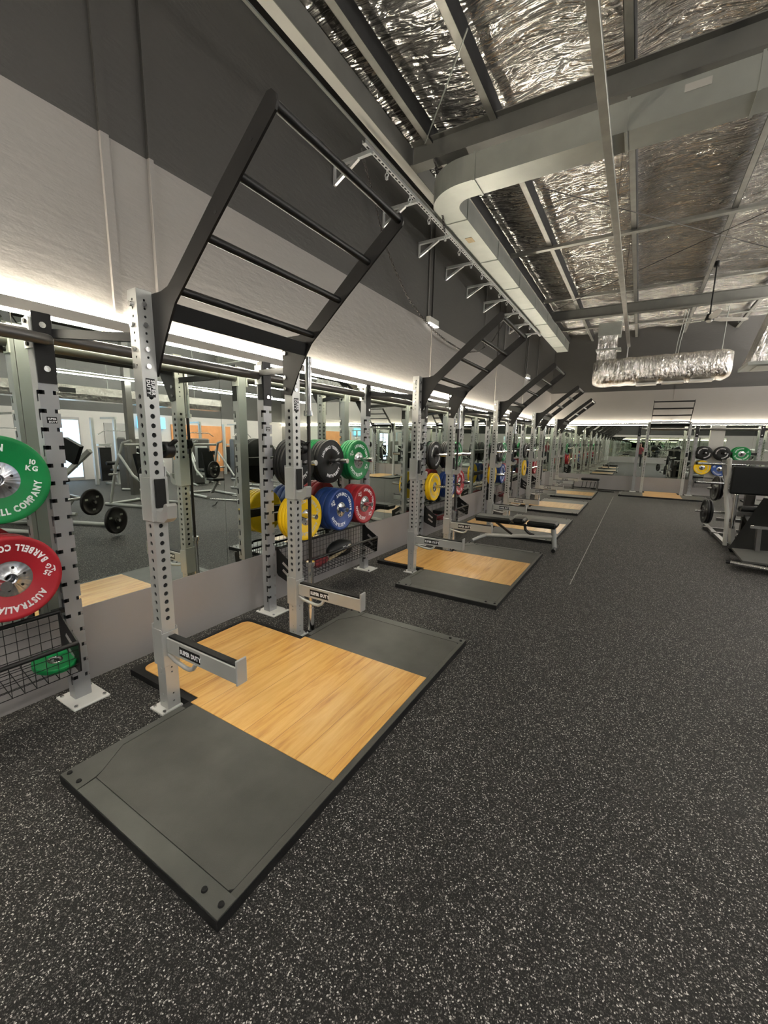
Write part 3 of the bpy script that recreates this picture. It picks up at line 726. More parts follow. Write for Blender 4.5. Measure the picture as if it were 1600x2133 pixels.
for c_, rot in (('green', 0.0), ('red', 2.74), ('blue', 2.2), ('yellow', 1.9), ('black', 3.4)):
    mt_, r_, th_, hr_, kg_ = SPEC[c_]
    PR[(c_, 0)] = make_plate(mt_, r_, th_, hr_, None, M['white'] if c_ != 'yellow' else M['grey_letter'], kg_, c_ != 'black', rot)
# far away copies share the meshes; a turned copy gives each horn another lettering angle
pos_name = {0: 'left', 1: 'middle', 2: 'right'}
def stack(col, n, hz, bay_y, yoff, z, where, far=None, x0=None, spin=0.0):
    th = SPEC[col][2]; x = (BUX + .032 if x0 is None else x0) + th / 2
    for i in range(n):
        pos = 'outermost' if i == n - 1 else ('innermost' if i == 0 else ['second', 'third', 'fourth'][i - 1])
        lab = '%s bumper plate, %s' % (col, ('the only one ' if n == 1 else pos + ' of %d ' % n)) + 'on the %s horn in the %s' % (hz, where)
        if far is None:
            o = place(PR[(col, 0)], (x, bay_y + yoff + .002 * i, z - .0), 0, lab, 'bumper plates on storage horns', 'weight plate')
        else:
            o = place(PR[(col, 0)], (far + yoff, YF - x, z), -PI / 2, lab, 'bumper plates on storage horns', 'weight plate')
        o.rotation_euler[0] = spin if far is None else 0
        if far is not None: o.rotation_euler = (0, 0, -PI / 2)
        x += th + .001
# bay at left edge
bs = ['leftmost bay', 'first full bay', 'second full bay', 'third full bay', 'fourth full bay']
stack('green', 3, 'upper right', BYS[0], .50, 1.395, bs[0])
stack('red', 2, 'lower right', BYS[0], .49, .89, bs[0], x0=.20)
# first full bay
b1 = bs[1]
stack('black', 3, 'upper left', BYS[1], HY[0], 1.395, b1, spin=.0)
stack('black', 3, 'upper middle', BYS[1], HY[1], 1.395, b1, spin=-.5)
stack('green', 4, 'upper right', BYS[1], HY[2], 1.395, b1, spin=2.2)
stack('yellow', 4, 'lower left', BYS[1], HY[0] + .04, .88, b1, spin=1.0)
stack('blue', 3, 'lower middle', BYS[1], HY[1] + .03, .90, b1, spin=0)
stack('red', 3, 'lower right', BYS[1], HY[2] + .03, .90, b1, spin=-.9)
for q, (up, lo) in enumerate(((('black', 2, 'black', 3, 'green', 2), ('yellow', 2, 'blue', 2, 'red', 2)), (('black', 2, 'black', 2, 'green', 1), ('yellow', 2, 'blue', 2, 'red', 1)), (('black', 1, 'black', 2, 'green', 1), ('yellow', 1, 'blue', 1, 'red', 2)))):
    for j in range(3):
        stack(up[2 * j], up[2 * j + 1], 'upper ' + pos_name[j], BYS[q + 2], HY[j], 1.395, bs[q + 2], spin=.7 * j)
        stack(lo[2 * j], lo[2 * j + 1], 'lower ' + pos_name[j], BYS[q + 2], HY[j], .895, bs[q + 2], spin=1.1 * j)
fb = 'end wall bay'
fx_ = FX[0] + PITCH / 2
stack('black', 2, 'upper left', 0, -.55, 1.395, fb, far=fx_); stack('black', 2, 'upper middle', 0, -.10, 1.395, fb, far=fx_); stack('green', 2, 'upper right', 0, .38, 1.395, fb, far=fx_)
stack('yellow', 2, 'lower left', 0, -.55, .93, fb, far=fx_); stack('blue', 1, 'lower middle', 0, -.10, .90, fb, far=fx_)
# small green change plate lying in the left basket
small = make_plate(M['green'], .105, .030, .036, None, M['white'], '', True, 0)
for ch in list(small.children):
    if ch.name.startswith('lettering'): bpy.data.objects.remove(ch)
small.name = 'change_plate'; small.location = (.300, .905, .352); small.rotation_euler = (0, -PI / 2 + .20, 0)
small['label'] = 'small green change plate lying in the wire basket at the left photo edge'
# bag and cloths in baskets
mb = MB(); pts = []
def blob(mb, c, sx, sy, sz, seed=0, amp=.12, n=18, m_=10):
    k = len(mb.v); mb.sphere(c, 1.0, n, m_, (sx, sy, sz))
    for i in range(k, len(mb.v)):
        v = Vector(mb.v[i]); d = v - Vector(c); q = 1 + amp * noise.noise(v * 14 + Vector((seed, 0, 0))); mb.v[i] = tuple(Vector(c) + d * q)
    return mb
BB = BYS[1]
bag = thing('gym_bag', 'slumped black bag with a pale scribbled emblem in the first full wire basket', 'bag', (.30, BB + .12, .335))
blob(MB(), (0, .0, .10), .085, .21, .10, 1).build('bag_body', M['vinyl'], bag)
q = MB(); q.tube([(.10, -.09, .13), (.108, -.05, .155), (.11, -.02, .135), (.108, .02, .16), (.10, .06, .15)], .004, 6); q.tube([(.10, -.08, .155), (.108, -.03, .13), (.11, .01, .15), (.106, .05, .125)], .004, 6)
q.build('emblem', M['grey_letter'], bag)
MB().tube([(.02, -.25, .03), (.06, -.18, .06), (.07, -.05, .09), (.06, .10, .13)], .018, 8).build('strap', M['sand'], bag)
def cloth(name, label, loc, sx, sy, sz, mat, seed):
    o = blob(MB(), (0, 0, sz * 1.02), sx, sy, sz, seed, .25).build(name, mat); o.location = loc; tag(o, label, 'towel', 'things kept in the wire baskets'); return o
cloth('folded_towel', 'crumpled dark red towel at the left end of the first full wire basket', (.31, BB - .28, .33), .075, .15, .05, M['redcloth'], 3)
cloth('folded_towel', 'crumpled dark red towel in the wire basket past the second rack', (.31, BYS[2] - .35, .33), .08, .20, .06, M['redcloth'], 5)
cloth('folded_towel', 'crumpled dark red towel in the wire basket past the third rack', (.31, BYS[3] + .1, .33), .08, .20, .06, M['redcloth'], 8)
bx = thing('storage_box', 'flat black box with a red front lying in the basket past the second rack', 'box', (.30, BYS[2] - .15, .40))
# seated over the towel
MB().box(-.085, .085, -.30, .30, .04, .10, .008).build('box_body', M['vinyl'], bx)
MB().box(.086, .089, -.22, .05, .05, .09).build('front_panel', M['redcloth'], bx)

# ================================================================= PLATFORMS
def make_platform():
    t = thing('lifting_platform', 'platform', 'lifting platform'); T = .042
    pf, pb, hw, tw = 1.984, .8425, 1.173, .505
    out = [(.185, -tw), (pb, -tw), (pb, -hw), (pf, -hw), (pf, hw), (pb, hw), (pb, tw), (.185, tw)]
    fixn(MB().prism(out, 0, T, 'z').build('base', M['rubber'], t))
    for s in (-1, 1):
        # wing mat with clipped corner and surrounding edge frame
        a, b_ = s * .509, s * (hw - .085)
        pts = [(pb + .05, a), (pb + .05, s * (hw - .26)), (pb + .145, s * (hw - .115)), (pb + .16, b_), (pf - .05, b_), (pf - .036, s * (hw - .10)), (pf - .036, a)]
        if s < 0: pts = pts[::-1]
        fixn(MB().prism(pts, T, T + .004, 'z').build('wing_mat', M['mat'], t))
        fr = MB()
        for poly in ([(pb + .003, s * .56), (pb + .046, s * .56), (pb + .046, s * (hw - .262)), (pb + .141, s * (hw - .118)), (pb + .155, s * (hw - .082)), (pb + .165, s * (hw - .003)), (pb + .003, s * (hw - .003))],
                     [(pb + .169, s * (hw - .003)), (pb + .164, s * (hw - .081)), (pf - .003, s * (hw - .081)), (pf - .003, s * (hw - .003))]):
            fr.prism(poly, T, T + .0055, 'z')
        f = fixn(fr.build('edge_frame', M['mat_edge'], t))
        for x, y in ((pb + .03, hw - .03), (pb + .12, hw - .03), (pf - .12, hw - .04), (pf - .03, hw - .04)):
            MB().cyl((x, s * y, T), (x, s * y, T + .012), .014, 10, .010).build('bolt', M['rubber'], f)
    fixn(MB().prism([(pf - .034, -hw + .02), (pf - .002, -hw + .003), (pf - .002, hw - .003), (pf - .034, hw - .02)], T, T + .004, 'z').build('front_edge', M['mat'], t))
    r = .06; wt = .455; arc = lambda cx, cy, a0, a1: [(cx + r * math.cos(a), cy + r * math.sin(a)) for a in [a0 + (a1 - a0) * i / 5 for i in range(6)]]
    poly = [(1.948, -.507), (1.948, .507), (pb + .02, .507), (pb + .02, wt)] + arc(.235 + r, wt - r, PI / 2, PI) + arc(.235 + r, -wt + r, PI, PI * 1.5) + [(pb + .02, -wt), (pb + .02, -.507)]
    fixn(MB().prism(poly, T, T + .0055, 'z').build('timber_deck', M['wood'], t))
    return t
plat = make_platform()
PL = ['large timber and rubber lifting platform nearest the camera', 'second lifting platform from the camera with glossy timber middle', 'third lifting platform, partly hidden behind the grey bench', 'fourth lifting platform in the row along the mirror wall', 'fifth lifting platform, small and near the far corner']
for k_ in range(5): place(plat, (0, CY[k_], 0), 0, PL[k_], 'lifting platforms')
place(plat, (FX[0], YF, 0), -PI / 2, 'lifting platform seen edge-on against the far end wall', 'lifting platforms')
place(plat, (FX[1], YF, 0), -PI / 2, 'lifting platform on the end wall hidden behind the leg press', 'lifting platforms')

# ================================================================= BENCHES
bn = thing('adjustable_bench', 'flat adjustable bench with three black pads and silver frame between the second and third platforms', 'bench', (0, 6.65, 0))
def pad(x0, x1, w_, z, nm):
    p = MB().box(x0, x1, -w_ / 2, w_ / 2, z - .075, z + .01, .028).build(nm, M['vinyl'], bn)
    MB().box(x0 + .02, x1 - .02, -w_ / 2 + .02, w_ / 2 - .02, z - .08, z - .066).build('pad_board', M['black'], p)
pad(.83, 1.41, .30, .43, 'back_pad'); pad(1.44, 1.62, .29, .445, 'seat_pad'); pad(1.66, 2.09, .30, .43, 'front_pad')
MB().tube([(.98, 0, .10), (1.4, 0, .14), (1.8, 0, .19), (2.03, 0, .215)], .030, 12).build('main_beam', M['cream_steel'], bn)
MB().cyl((2.07, 0, .03), (2.03, 0, .36), .036, 14).build('front_leg', M['steel'], bn)
MB().tube([(2.08, -.17, .03), (2.08, .17, .03)], .03, 12).build('front_foot', M['black'], bn)
MB().tube([(1.0, 0, .10), (.90, -.12, .06), (.84, -.24, .03)], .028, 10).build('rear_leg', M['steel'], bn)
MB().tube([(1.0, 0, .10), (.90, .12, .06), (.84, .24, .03)], .028, 10).build('rear_leg', M['steel'], bn)
MB().bar((1.15, 0, .34), (1.42, 0, .17), .035, .035).build('brace', M['bar_dark'], bn)
MB().tube([(1.60, 0, .36), (1.62, 0, .27), (1.68, 0, .22), (1.76, 0, .20)], .022, 10).build('brace', M['bar_dark'], bn)
MB().bar((.9, 0, .34), (2.03, 0, .345), .05, .025).build('pad_rail', M['black'], bn)
b2 = thing('flat_bench', 'small dark flat bench near the far left corner beside bars on the floor', 'bench', (1.55, 16.15, 0), 0)
MB().box(-.15, .42, -.14, .14, .37, .44, .02).build('pad', M['vinyl'], b2)
for x in (-.42, .36):
    for y in (-.15, .15): MB().bar((x, y, 0), (x + .02, y * .6, .36), .04, .04).build('leg', M['dark_tube'], b2)
MB().box(-.45, .42, -.03, .03, .32, .36).build('rail', M['steel'], b2); MB().box(-.42, .40, -.02, .02, .08, .11).build('rail', M['black'], b2)
for i in range(4): MB().bar((-.12 + .13 * i, 0, .11), (-.09 + .13 * i, 0, .33), .02, .02).build('brace', M['black'], b2)
for y, x0, x1, d in ((16.55, 1.7, 2.75, 'closer to the end wall'), (16.0, 1.9, 2.45, 'closer to the small bench')):
    q = tag(MB().cyl((x0, y, .03), (x1, y, .03), .018, 8).build('floor_bar', M['black']), 'short black bar lying on the floor by the far corner, ' + d, 'bar', 'bars lying on the floor')

# ================================================================= ROOF STEEL
def beam_thing(name, label, cat, group, parts):
    t = thing(name, label, cat, (0, 0, 0), 0, group)
    for nm, mb, mt_ in parts: mb.build(nm, mt_, t)
    return t
def rafter(x0, z0, x1, z1, y, h, label):
    fl_ = MB().bar((x0, y, z0 + .006), (x1, y, z1 + .006), .17, .012); f2 = MB().bar((x0, y, z0 + h), (x1, y, z1 + h), .17, .012); wb = MB().bar((x0, y, z0 + h / 2), (x1, y, z1 + h / 2), .010, h)
    beam_thing('roof_rafter', label, 'roof beam', 'steel roof rafters', [('bottom_flange', fl_, M['rafter']), ('top_flange', f2, M['rafter']), ('web', wb, M['rafter'])])
rafter(.22, 4.985, XR, 4.80, 5.20, .25, 'broad grey steel rafter crossing the upper right above the big duct')
rafter(.55, 4.95, XR, 4.90, 13.0, .25, 'grey steel rafter crossing above the foil duct near the end wall')
rafter(.22, 4.985, XR, 4.95, -3.0, .30, 'grey steel rafter overhead behind the viewer')
def purlin(x, label, z=5.20):
    w_ = .075  # web below is coloured near-black in place of its shade
    beam_thing('roof_purlin', label, 'roof beam', 'zinc roof purlins', [('flange', MB().box(x, x + w_, YB + .05, YF - .02, z, z + .006), M['purlin']), ('web', MB().box(x + w_, x + w_ + .006, YB + .05, YF - .02, z, z + .20), M['shade_and_black']), ('lip', MB().box(x, x + .004, YB + .05, YF - .02, z, z + .02), M['purlin'])])
for i, x in enumerate((.40, 1.19, 2.52, 3.84, 5.16, 6.5, 7.8, 9.1, 10.4, 11.7, 13.0)):
    purlin(x, 'zinc roof purlin under the foil, ' + ['the one closest to the mirror wall', 'second from the mirror wall', 'third from the mirror wall, by the hanging channel', 'fourth from the mirror wall, slanting at the right', 'fifth from the mirror wall', 'sixth from the mirror wall', 'seventh from the mirror wall', 'eighth from the mirror wall', 'ninth from the mirror wall', 'tenth from the mirror wall', 'last one by the opposite wall'][i])
beam_thing('eave_strut', 'wide grey eave channel running along the top of the mirror wall', 'roof beam', None, [('flange', MB().box(.09, .20, YB + .05, YF - .02, 5.0, 5.008), M['cream_steel']), ('web', MB().box(.20, .208, YB + .05, YF - .02, 5.0, 5.22), M['rafter']), ('wall_angle', MB().box(.002, .03, YB + .05, YF - .02, 4.985, 5.0), M['galv'])])
for i, y in enumerate((8.7, 12.05, 2.0, 15.2)):
    z = (5.16, 5.24, 5.2, 5.22)[i]
    beam_thing('roof_bridging', 'thin zinc bridging strip crossing between purlins, ' + ['midway along the ceiling', 'just before the far rafter', 'above the viewer', 'beyond the far rafter'][i], 'roof beam', 'zinc bridging strips',
               [('strip', MB().box(.5, XR - .1, y - .045, y + .045, z - .03, z - .02), M['purlin']), ('lip', MB().box(.5, XR - .1, y + .045, y + .05, z - .03, z + .06), M['purlin'])])
for i, (p, q_) in enumerate((((1.49, 6.64, 5.12), (4.60, 10.40, 5.12)), ((2.63, 10.41, 5.09), (4.6, 8.5, 5.09)), ((1.38, 3.95, 5.12), (.45, 5.04, 5.12)), ((2.4, 10.7, 5.12), (.7, 12.5, 5.12)))):
    d = Vector(q_) - Vector(p)
    tag(MB().cyl(p, q_, .007, 6).build('brace_rod', M['bar_dark'] if i != 2 else M['galv']), 'thin steel brace rod under the foil, ' + ['long dark one crossing mid ceiling', 'the short one beside the ceiling fan', 'pale one at the near rafter corner', 'the one near the far rafter'][i], 'brace rod', 'roof brace rods')
# hanging channel
ch = thing('hanging_channel', 'long pale metal channel hanging under the roof and running down to the foil duct', 'channel')
MB().box(2.42, 2.498, 1.0, 14.55, 4.41, 4.455, .004).build('channel', M['purlin'], ch)
MB().box(2.43, 2.46, 14.50, 14.55, 4.13, 4.41).build('drop', M['galv_bright'], ch)
for y in (3.2, 6.5, 9.8, 13.2): MB().cyl((2.459, y, 4.455), (2.459, y, 5.45), .004, 6).build('hanger_rod', M['bar_dark'], ch)

# main rectangular duct: elbow and two runs, as one swept box
dt = thing('metal_duct', 'large rectangular galvanised duct crossing the ceiling and turning along the mirror wall', 'duct')
zb, zt = 4.50, 4.765
inner, outer = [], []
inner.append((XR - .2, 5.24)); outer.append((XR - .2, 4.92))
cx, cy, ri, ro = .99, 5.46, .22, .54
for i in range(13):
    a = -PI / 2 - (PI / 2) * i / 12
    inner.append((cx + ri * math.cos(a), cy + ri * math.sin(a))); outer.append((cx + ro * math.cos(a), cy + ro * math.sin(a)))
inner.append((.77, 14.9)); outer.append((.44, 14.9))
mb = MB(); vs = []; fs = []
for (a, b_) in zip(inner, outer): vs += [(a[0], a[1], zb), (b_[0], b_[1], zb), (b_[0], b_[1], zt), (a[0], a[1], zt)]
for i in range(len(inner) - 1):
    for j in range(4): fs.append((i * 4 + j, i * 4 + (j + 1) % 4, (i + 1) * 4 + (j + 1) % 4, (i + 1) * 4 + j))
fs += [(0, 1, 2, 3), tuple(len(vs) - 4 + i for i in (3, 2, 1, 0))]
mb.add(vs, fs); fixn(mb.build('duct_body', M['galv'], dt))
def seamring_x(x): return MB().box(x - .012, x + .012, 4.91, 5.25, zb - .012, zt + .012)
def seamring_y(y): return MB().box(.44, .78, y - .012, y + .012, zb - .012, zt + .012)
sm = MB()
for x in (1.13, 2.6, 3.55, 5.0, 6.4, 8, 9.5): seamring_x(x).build('seam_flange', M['galv'], dt)
for y in (5.70, 7.1, 8.5, 9.9, 11.3, 12.7, 14.1): seamring_y(y).build('seam_flange', M['galv'], dt)
MB().box(.56, .66, 6.18, 6.34, zb - .003, zb - .0005).build('tape_patch', M['sand'], dt)
MB().box(3.03, 3.22, 4.9155, 4.9180, 4.66, 4.72).build('label_patch', M['cream_steel'], dt)

# wall bracket rail with shackles
rl = thing('bracket_rail', 'perforated zinc rail on wall brackets high above the racks', 'rail')
r_ = MB(); x0 = .43
r_.box(x0, x0 + .04, 3.75, 12.2, 4.43, 4.434); r_.box(x0, x0 + .003, 3.75, 12.2, 4.434, 4.462); r_.box(x0 + .037, x0 + .04, 3.75, 12.2, 4.434, 4.462)
rr = r_.build('rail', M['galv_bright'], rl)
sl = MB()
y = 3.8
while y < 12.15: sl.box(x0 + .012, x0 + .028, y, y + .04, 4.4285, 4.4300); y += .07
sl.build('slots', M['shade_and_black'], rr)['kind'] = 'stuff'
for i in range(9):
    y = 3.86 + .985 * i
    b_ = MB(); b_.box(.005, .47, y - .018, y + .018, 4.395, 4.43); b_.box(.002, .02, y - .018, y + .018, 4.23, 4.43); b_.bar((.015, y, 4.245), (.31, y, 4.40), .032, .030)
    b_.build('wall_bracket', M['galv_bright'], rl)
for i in range(14):
    y = 4.18 + .52 * i
    s_ = MB(); s_.tube([(x0 + .02, y, 4.43), (x0 + .02, y, 4.385)], .006, 6); s_.tube([(x0 + .02 + .02 * math.cos(a), y, 4.365 + .022 * math.sin(a)) for a in [2 * PI * j / 10 for j in range(11)]], .005, 6); s_.box(x0 + .008, x0 + .032, y - .012, y + .012, 4.325, 4.348)
    s_.build('shackle', M['galv_bright'], rl)
# chains
def chain(pts, label):
    mb = MB(); P_ = [Vector(p) for p in pts]; L = [0]
    for a, b_ in zip(P_, P_[1:]): L.append(L[-1] + (b_ - a).length)
    n = int(L[-1] / .038); j = 0
    for i in range(n):
        d = L[-1] * (i + .5) / n
        while L[j + 1] < d: j += 1
        t_ = (d - L[j]) / (L[j + 1] - L[j]); c = P_[j].lerp(P_[j + 1], t_); dr = (P_[j + 1] - P_[j]).normalized()
        a = dr.orthogonal().normalized(); b_ = dr.cross(a)
        if i % 2: a = b_
        mb.tube([c + dr * (.026 * math.cos(q)) + a * (.013 * math.sin(q)) for q in [2 * PI * s_ / 8 for s_ in range(9)]], .006, 5)
    return tag(mb.build('hanging_chain', M['bar_dark']), label, 'chain', 'chains under the roof')
cat_pts = [(.12, 4.20, 4.72), (.11, 4.26, 4.62), (.10, 4.49, 4.37), (.10, 4.71, 4.02), (.10, 5.0, 3.78), (.10, 5.36, 3.55), (.10, 5.66, 3.45), (.10, 6.0, 3.36), (.10, 6.25, 3.31), (.10, 6.7, 3.26), (.10, 7.28, 3.24), (.10, 7.8, 3.27), (.10, 8.4, 3.40), (.10, 9.2, 3.75), (.12, 9.9, 4.30)]
chain(cat_pts, 'long dark chain sagging across the painted wall above the plates')
chain([(.55, 5.12, 4.97), (.54, 5.3, 4.75), (.53, 5.45, 4.50), (.50, 5.60, 4.38)], 'short dark chain hanging from the rafter end beside the duct elbow')
# emergency lamps with conduit
for y, z in ((6.14, 3.445), (12.75, 3.5)):
    e = thing('emergency_lamp', ('small white emergency lamp at the paint line above the chain' if y < 10 else 'small white emergency lamp near the far corner above the ladders'), 'lamp', (0, y, z))
    MB().box(.002, .07, 0, .34, -.02, .07, .006).build('housing', M['cream_steel'], e); MB().box(.005, .075, .01, .33, -.035, -.021).build('diffuser', M['lamp_white'], e)
    MB().cyl((.015, .05, .07), (.015, .05, 1.5), .012, 8).build('conduit', M['dark_tube'], e)
for y in (8.9, 10.4, 14.2):
    tag(MB().cyl((.02, y, 3.6), (.02, y, 4.98), .012, 8).build('wall_conduit', M['dark_tube']), 'dark vertical conduit on the upper wall ' + {8.9: 'past the second ladder', 10.4: 'above the third ladder', 14.2: 'above the fifth ladder'}[y], 'conduit', 'wall conduits')

# foil wrapped hanging duct near the end wall
fd = thing('foil_duct', 'foil-wrapped supply duct with cream grilles hanging before the end wall', 'duct', (0, 14.0, 0))
sec = [(-.02, 3.62), (.02, 3.46), (.10, 3.36), (.46, 3.30), (.58, 3.36), (.62, 3.50), (.62, 3.98), (.56, 4.05), (.04, 4.02), (-.02, 3.92)]
mb = MB(); vs = []; fs = []; n = 24
for i in range(n + 1):
    x = 1.62 + 3.22 * i / n; e = 1.0 if 0 < i < n else .80
    for a, z in sec: vs.append((x, .3 + (a - .3) * e, 3.68 + (z - 3.68) * e + .06 * (i / n) + .012 * math.sin(i * 2.1)))
L_ = len(sec)
for i in range(n):
    for j in range(L_): fs.append((i * L_ + j, i * L_ + (j + 1) % L_, (i + 1) * L_ + (j + 1) % L_, (i + 1) * L_ + j))
fs += [tuple(range(L_)), tuple(n * L_ + j for j in range(L_))[::-1]]
mb.add(vs, fs, True); fixn(mb.build('duct_body', M['foilwrap'], fd))
for i in range(3): MB().box(2.75 + .62 * i, 3.25 + .62 * i, .04, .42, 3.285 + .015 * i, 3.330 + .015 * i).build('grille', M['cream_steel'], fd)
MB().box(1.68, 2.18, .12, .50, 3.95, 4.70).build('riser', M['foilwrap'], fd); MB().box(1.64, 2.28, .08, .54, 4.30, 4.34).build('riser_flange', M['galv'], fd); MB().box(1.66, 2.24, .10, .52, 4.70, 5.05).build('riser_cap', M['galv'], fd)
for x in (3.60, 3.66): MB().tube([(x, .3, 4.02), (x + .02, .3, 4.4), (x + .12, .25, 5.2)], .008, 6).build('hanger_cable', M['galv'], fd)
MB().cyl((4.60, .3, 4.05), (4.62, .3, 5.2), .010, 6).build('hanger_cable', M['galv'], fd)
# duct drop at right edge
d2 = thing('duct_drop', 'grey foil duct drop with square diffuser hanging at the right photo edge', 'duct', (4.55, 10.0, 0))
MB().prism([(0, 3.12), (.95, 3.12), (.80, 4.3), (.32, 4.3)], 0, .85, 'y').build('hood', M['foilwrap'], d2)
MB().box(-.03, .98, -.03, .88, 3.06, 3.12).build('rim', M['galv'], d2); MB().box(.12, .84, .12, .74, 3.045, 3.06).build('diffuser', M['cream_steel'], d2)
MB().box(.30, .82, .1, .75, 4.3, 5.1).build('riser', M['galv'], d2)

# ceiling fan
fn = thing('ceiling_fan', 'three-bladed ceiling fan on a long rod near the far rafter', 'fan', (3.98, 11.25, 4.2))
MB().cyl((0, 0, .08), (0, 0, 1.05), .014, 10).build('rod', M['black'], fn)
MB().cyl((0, 0, -.02), (0, 0, .10), .085, 18, .05).build('motor', M['black'], fn); MB().cyl((0, 0, 1.0), (0, 0, 1.10), .05, 12).build('ceiling_mount', M['black'], fn)
for i, a in enumerate((2.95, .45, -1.45)):
    R_ = Matrix.Rotation(a, 3, 'Z'); mb = MB(); pts = [(.07, -.03, .01), (.25, -.065, .02), (.72, -.045, .012), (.75, 0, .0), (.72, .045, -.012), (.25, .065, -.02), (.07, .03, -.01)]
    top = [R_ @ Vector(p) for p in pts]; bot = [R_ @ (Vector(p) - Vector((0, 0, .008))) for p in pts]; n_ = len(pts)
    mb.add(top + bot, [tuple(range(n_)), tuple(range(n_, 2 * n_))[::-1]] + [(j, (j + 1) % n_, n_ + (j + 1) % n_, n_ + j) for j in range(n_)])
    fixn(mb.build('blade', M['fan_white'], fn))
MB().sphere((0, 0, -.03), .06, 12, 8, (1, 1, .6)).build('cap', M['fan_white'], fn)

# hanging linear lights over the machine floor, some added as fill
def linear(x, y, L, z, label, k=1.0):
    t = thing('linear_light', label, 'light', (x, y, z), 0, 'hanging linear lights')
    MB().box(-.04, .04, -L / 2, L / 2, .012, .06).build('housing', M['cream_steel'], t)
    MB().box(-.035, .035, -L / 2 + .01, L / 2 - .01, -.004, .012).build('diffuser', M['linear'] if k == 1.0 else (M['linear_hi'] if k > 1 else M['linear_lo']), t)
    MB().box(-.03, .03, -L / 2 + .01, L / 2 - .01, .06, .066).build('added_top_glow', M['added_uplight'], t)  # glowing top added to light the foil ceiling
    for s in (-1, 1): MB().cyl((0, s * L * .4, .066), (0, s * L * .4, 5.3 - z), .003, 5).build('wire', M['bar_dark'], t)
places = [(8.4, 7.5, 7.0, 3.0, 'long linear light over the machine rows, first beyond the aisle'), (12.6, 7.5, 7.0, 2.95, 'long linear light nearest the opposite wall'),
          (6.6, -3.5, 5.0, 4.3, 'linear light over the floor behind the viewer on the right'), (4.2, -3.8, 5.0, 4.5, 'linear light behind the viewer above the aisle', 2.0), (5.6, 0.6, 3.6, 4.4, 'added fill light just right of the photo edge above the aisle'),  # the one above the aisle at right is added fill
          (7.4, 8.0, 9.0, 4.3, 'added foil light high beside the right hand machines', .3), (1.9, -3.6, 4.4, 4.5, 'linear light behind the viewer nearest the mirror wall', 2.0), (10.8, -3.5, 5, 4.2, 'linear light in the back right corner'), (10.6, 11.5, 5, 4.2, 'linear light over the far machines'), (7.0, 13.4, 6.0, 3.7, 'linear light toward the end wall, nearest the aisle', .3), (9.3, 13.8, 6.0, 3.5, 'linear light toward the end wall, second from the aisle'), (12.0, 13.8, 6.0, 3.4, 'linear light toward the end wall, by the opposite wall')]  # the high one by the right hand machines is added to brighten the foil
for a in places: linear(*a)
wd = thing('foil_duct', 'long foil-wrapped duct with a dark grille over the opposite machine rows', 'duct', (11.4, 0, 0))
fixn(MB().prism([(-.25, 2.78), (-.15, 2.62), (.15, 2.6), (.25, 2.75), (.25, 3.0), (-.2, 3.02)], 3.0, 11.0, 'y').build('duct_body', M['foilwrap'], wd))
for y in (4.0, 7.0, 10.0): MB().cyl((0, y, 2.95), (0, y, 5.45), .005, 6).build('hanger_rod', M['galv'], wd)
MB().box(-.262, -.245, 5.6, 6.0, 2.80, 2.93).build('grille', M['shade_and_black'], wd)
tag(MB().box(8.72, 8.88, 6.12, 6.28, 0, 5.3).build('steel_column', M['dark_tube']), 'slim grey steel column standing among the machines across the aisle', 'column')

# ================================================================= MACHINES
def iron(loc, rz, label, r=.225, th=.035):
    t = thing('iron_plate', label, 'weight plate', loc, rz, 'black iron plates on the machines')
    MB().lathe_x([(.026, -th / 2), (.05, -th / 2), (.055, -th * .3), (r * .82, -th * .3), (r * .86, -th / 2), (r, -th / 2), (r, th / 2), (r * .86, th / 2), (r * .82, th * .3), (.055, th * .3), (.05, th / 2), (.026, th / 2), (.026, -th / 2)], 36).build('disc', M['iron'], t)
    g = MB()
    for i in range(3):
        a = i * 2.094 + .4; g.bar((th * .3, .13 * math.cos(a) - .03, .13 * math.sin(a)), (th * .3, .13 * math.cos(a) + .03, .13 * math.sin(a)), .004, .03)
    g.build('grip_slots', M['galv'], t); MB().cyl((th / 2, 0, 0), (th / 2 + .05, 0, 0), .026, 12).build('sleeve_end', M['chrome'], t)
    return t
# leg press at the right edge of the photo
lp = thing('leg_press', 'big leg press with black back pad and pale frame at the right photo edge', 'gym machine', (0, 0, 0))
MB().box(4.33, 5.35, 8.50, 8.60, .88, 1.325, .02).build('back_pad', M['vinyl'], lp)
MB().tube([(4.27, 8.55, 1.44), (4.30, 8.58, 1.2), (4.29, 8.6, .92), (4.36, 8.62, .55), (4.39, 8.6, .02)], .030, 12).build('front_post', M['cream_steel'], lp)
MB().tube([(4.45, 8.7, .86), (4.46, 8.7, .30)], .032, 12).build('side_post', M['chrome'], lp)
MB().bar((4.46, 8.72, .32), (4.50, 8.75, .03), .05, .07).build('side_foot', M['cream_steel'], lp)
for z, x in ((1.34, 3.88), (1.03, 3.90)):
    h_ = MB().cyl((x, 8.65, z), (4.5, 8.65, z), .022, 12).build('storage_horn', M['chrome'], lp); MB().cyl((x - .03, 8.65, z), (x, 8.65, z), .024, 12).build('end_cap', M['black'], h_)
MB().box(4.25, 5.5, 8.62, 8.70, 1.35, 1.41).build('top_rail', M['dark_tube'], lp)
MB().bar((4.27, 8.9, .40), (5.4, 8.9, .40), .05, .05).build('cross_rail', M['dark_tube'], lp)
MB().bar((4.25, 10.1, .04), (5.6, 10.1, .04), .07, .05).build('base_rail', M['dark_tube'], lp); MB().bar((4.30, 9.5, .05), (5.6, 9.5, .05), .07, .05).build('base_rail', M['dark_tube'], lp)
MB().bar((4.40, 8.6, .04), (4.34, 10.5, .04), .07, .05).build('base_rail', M['dark_tube'], lp)
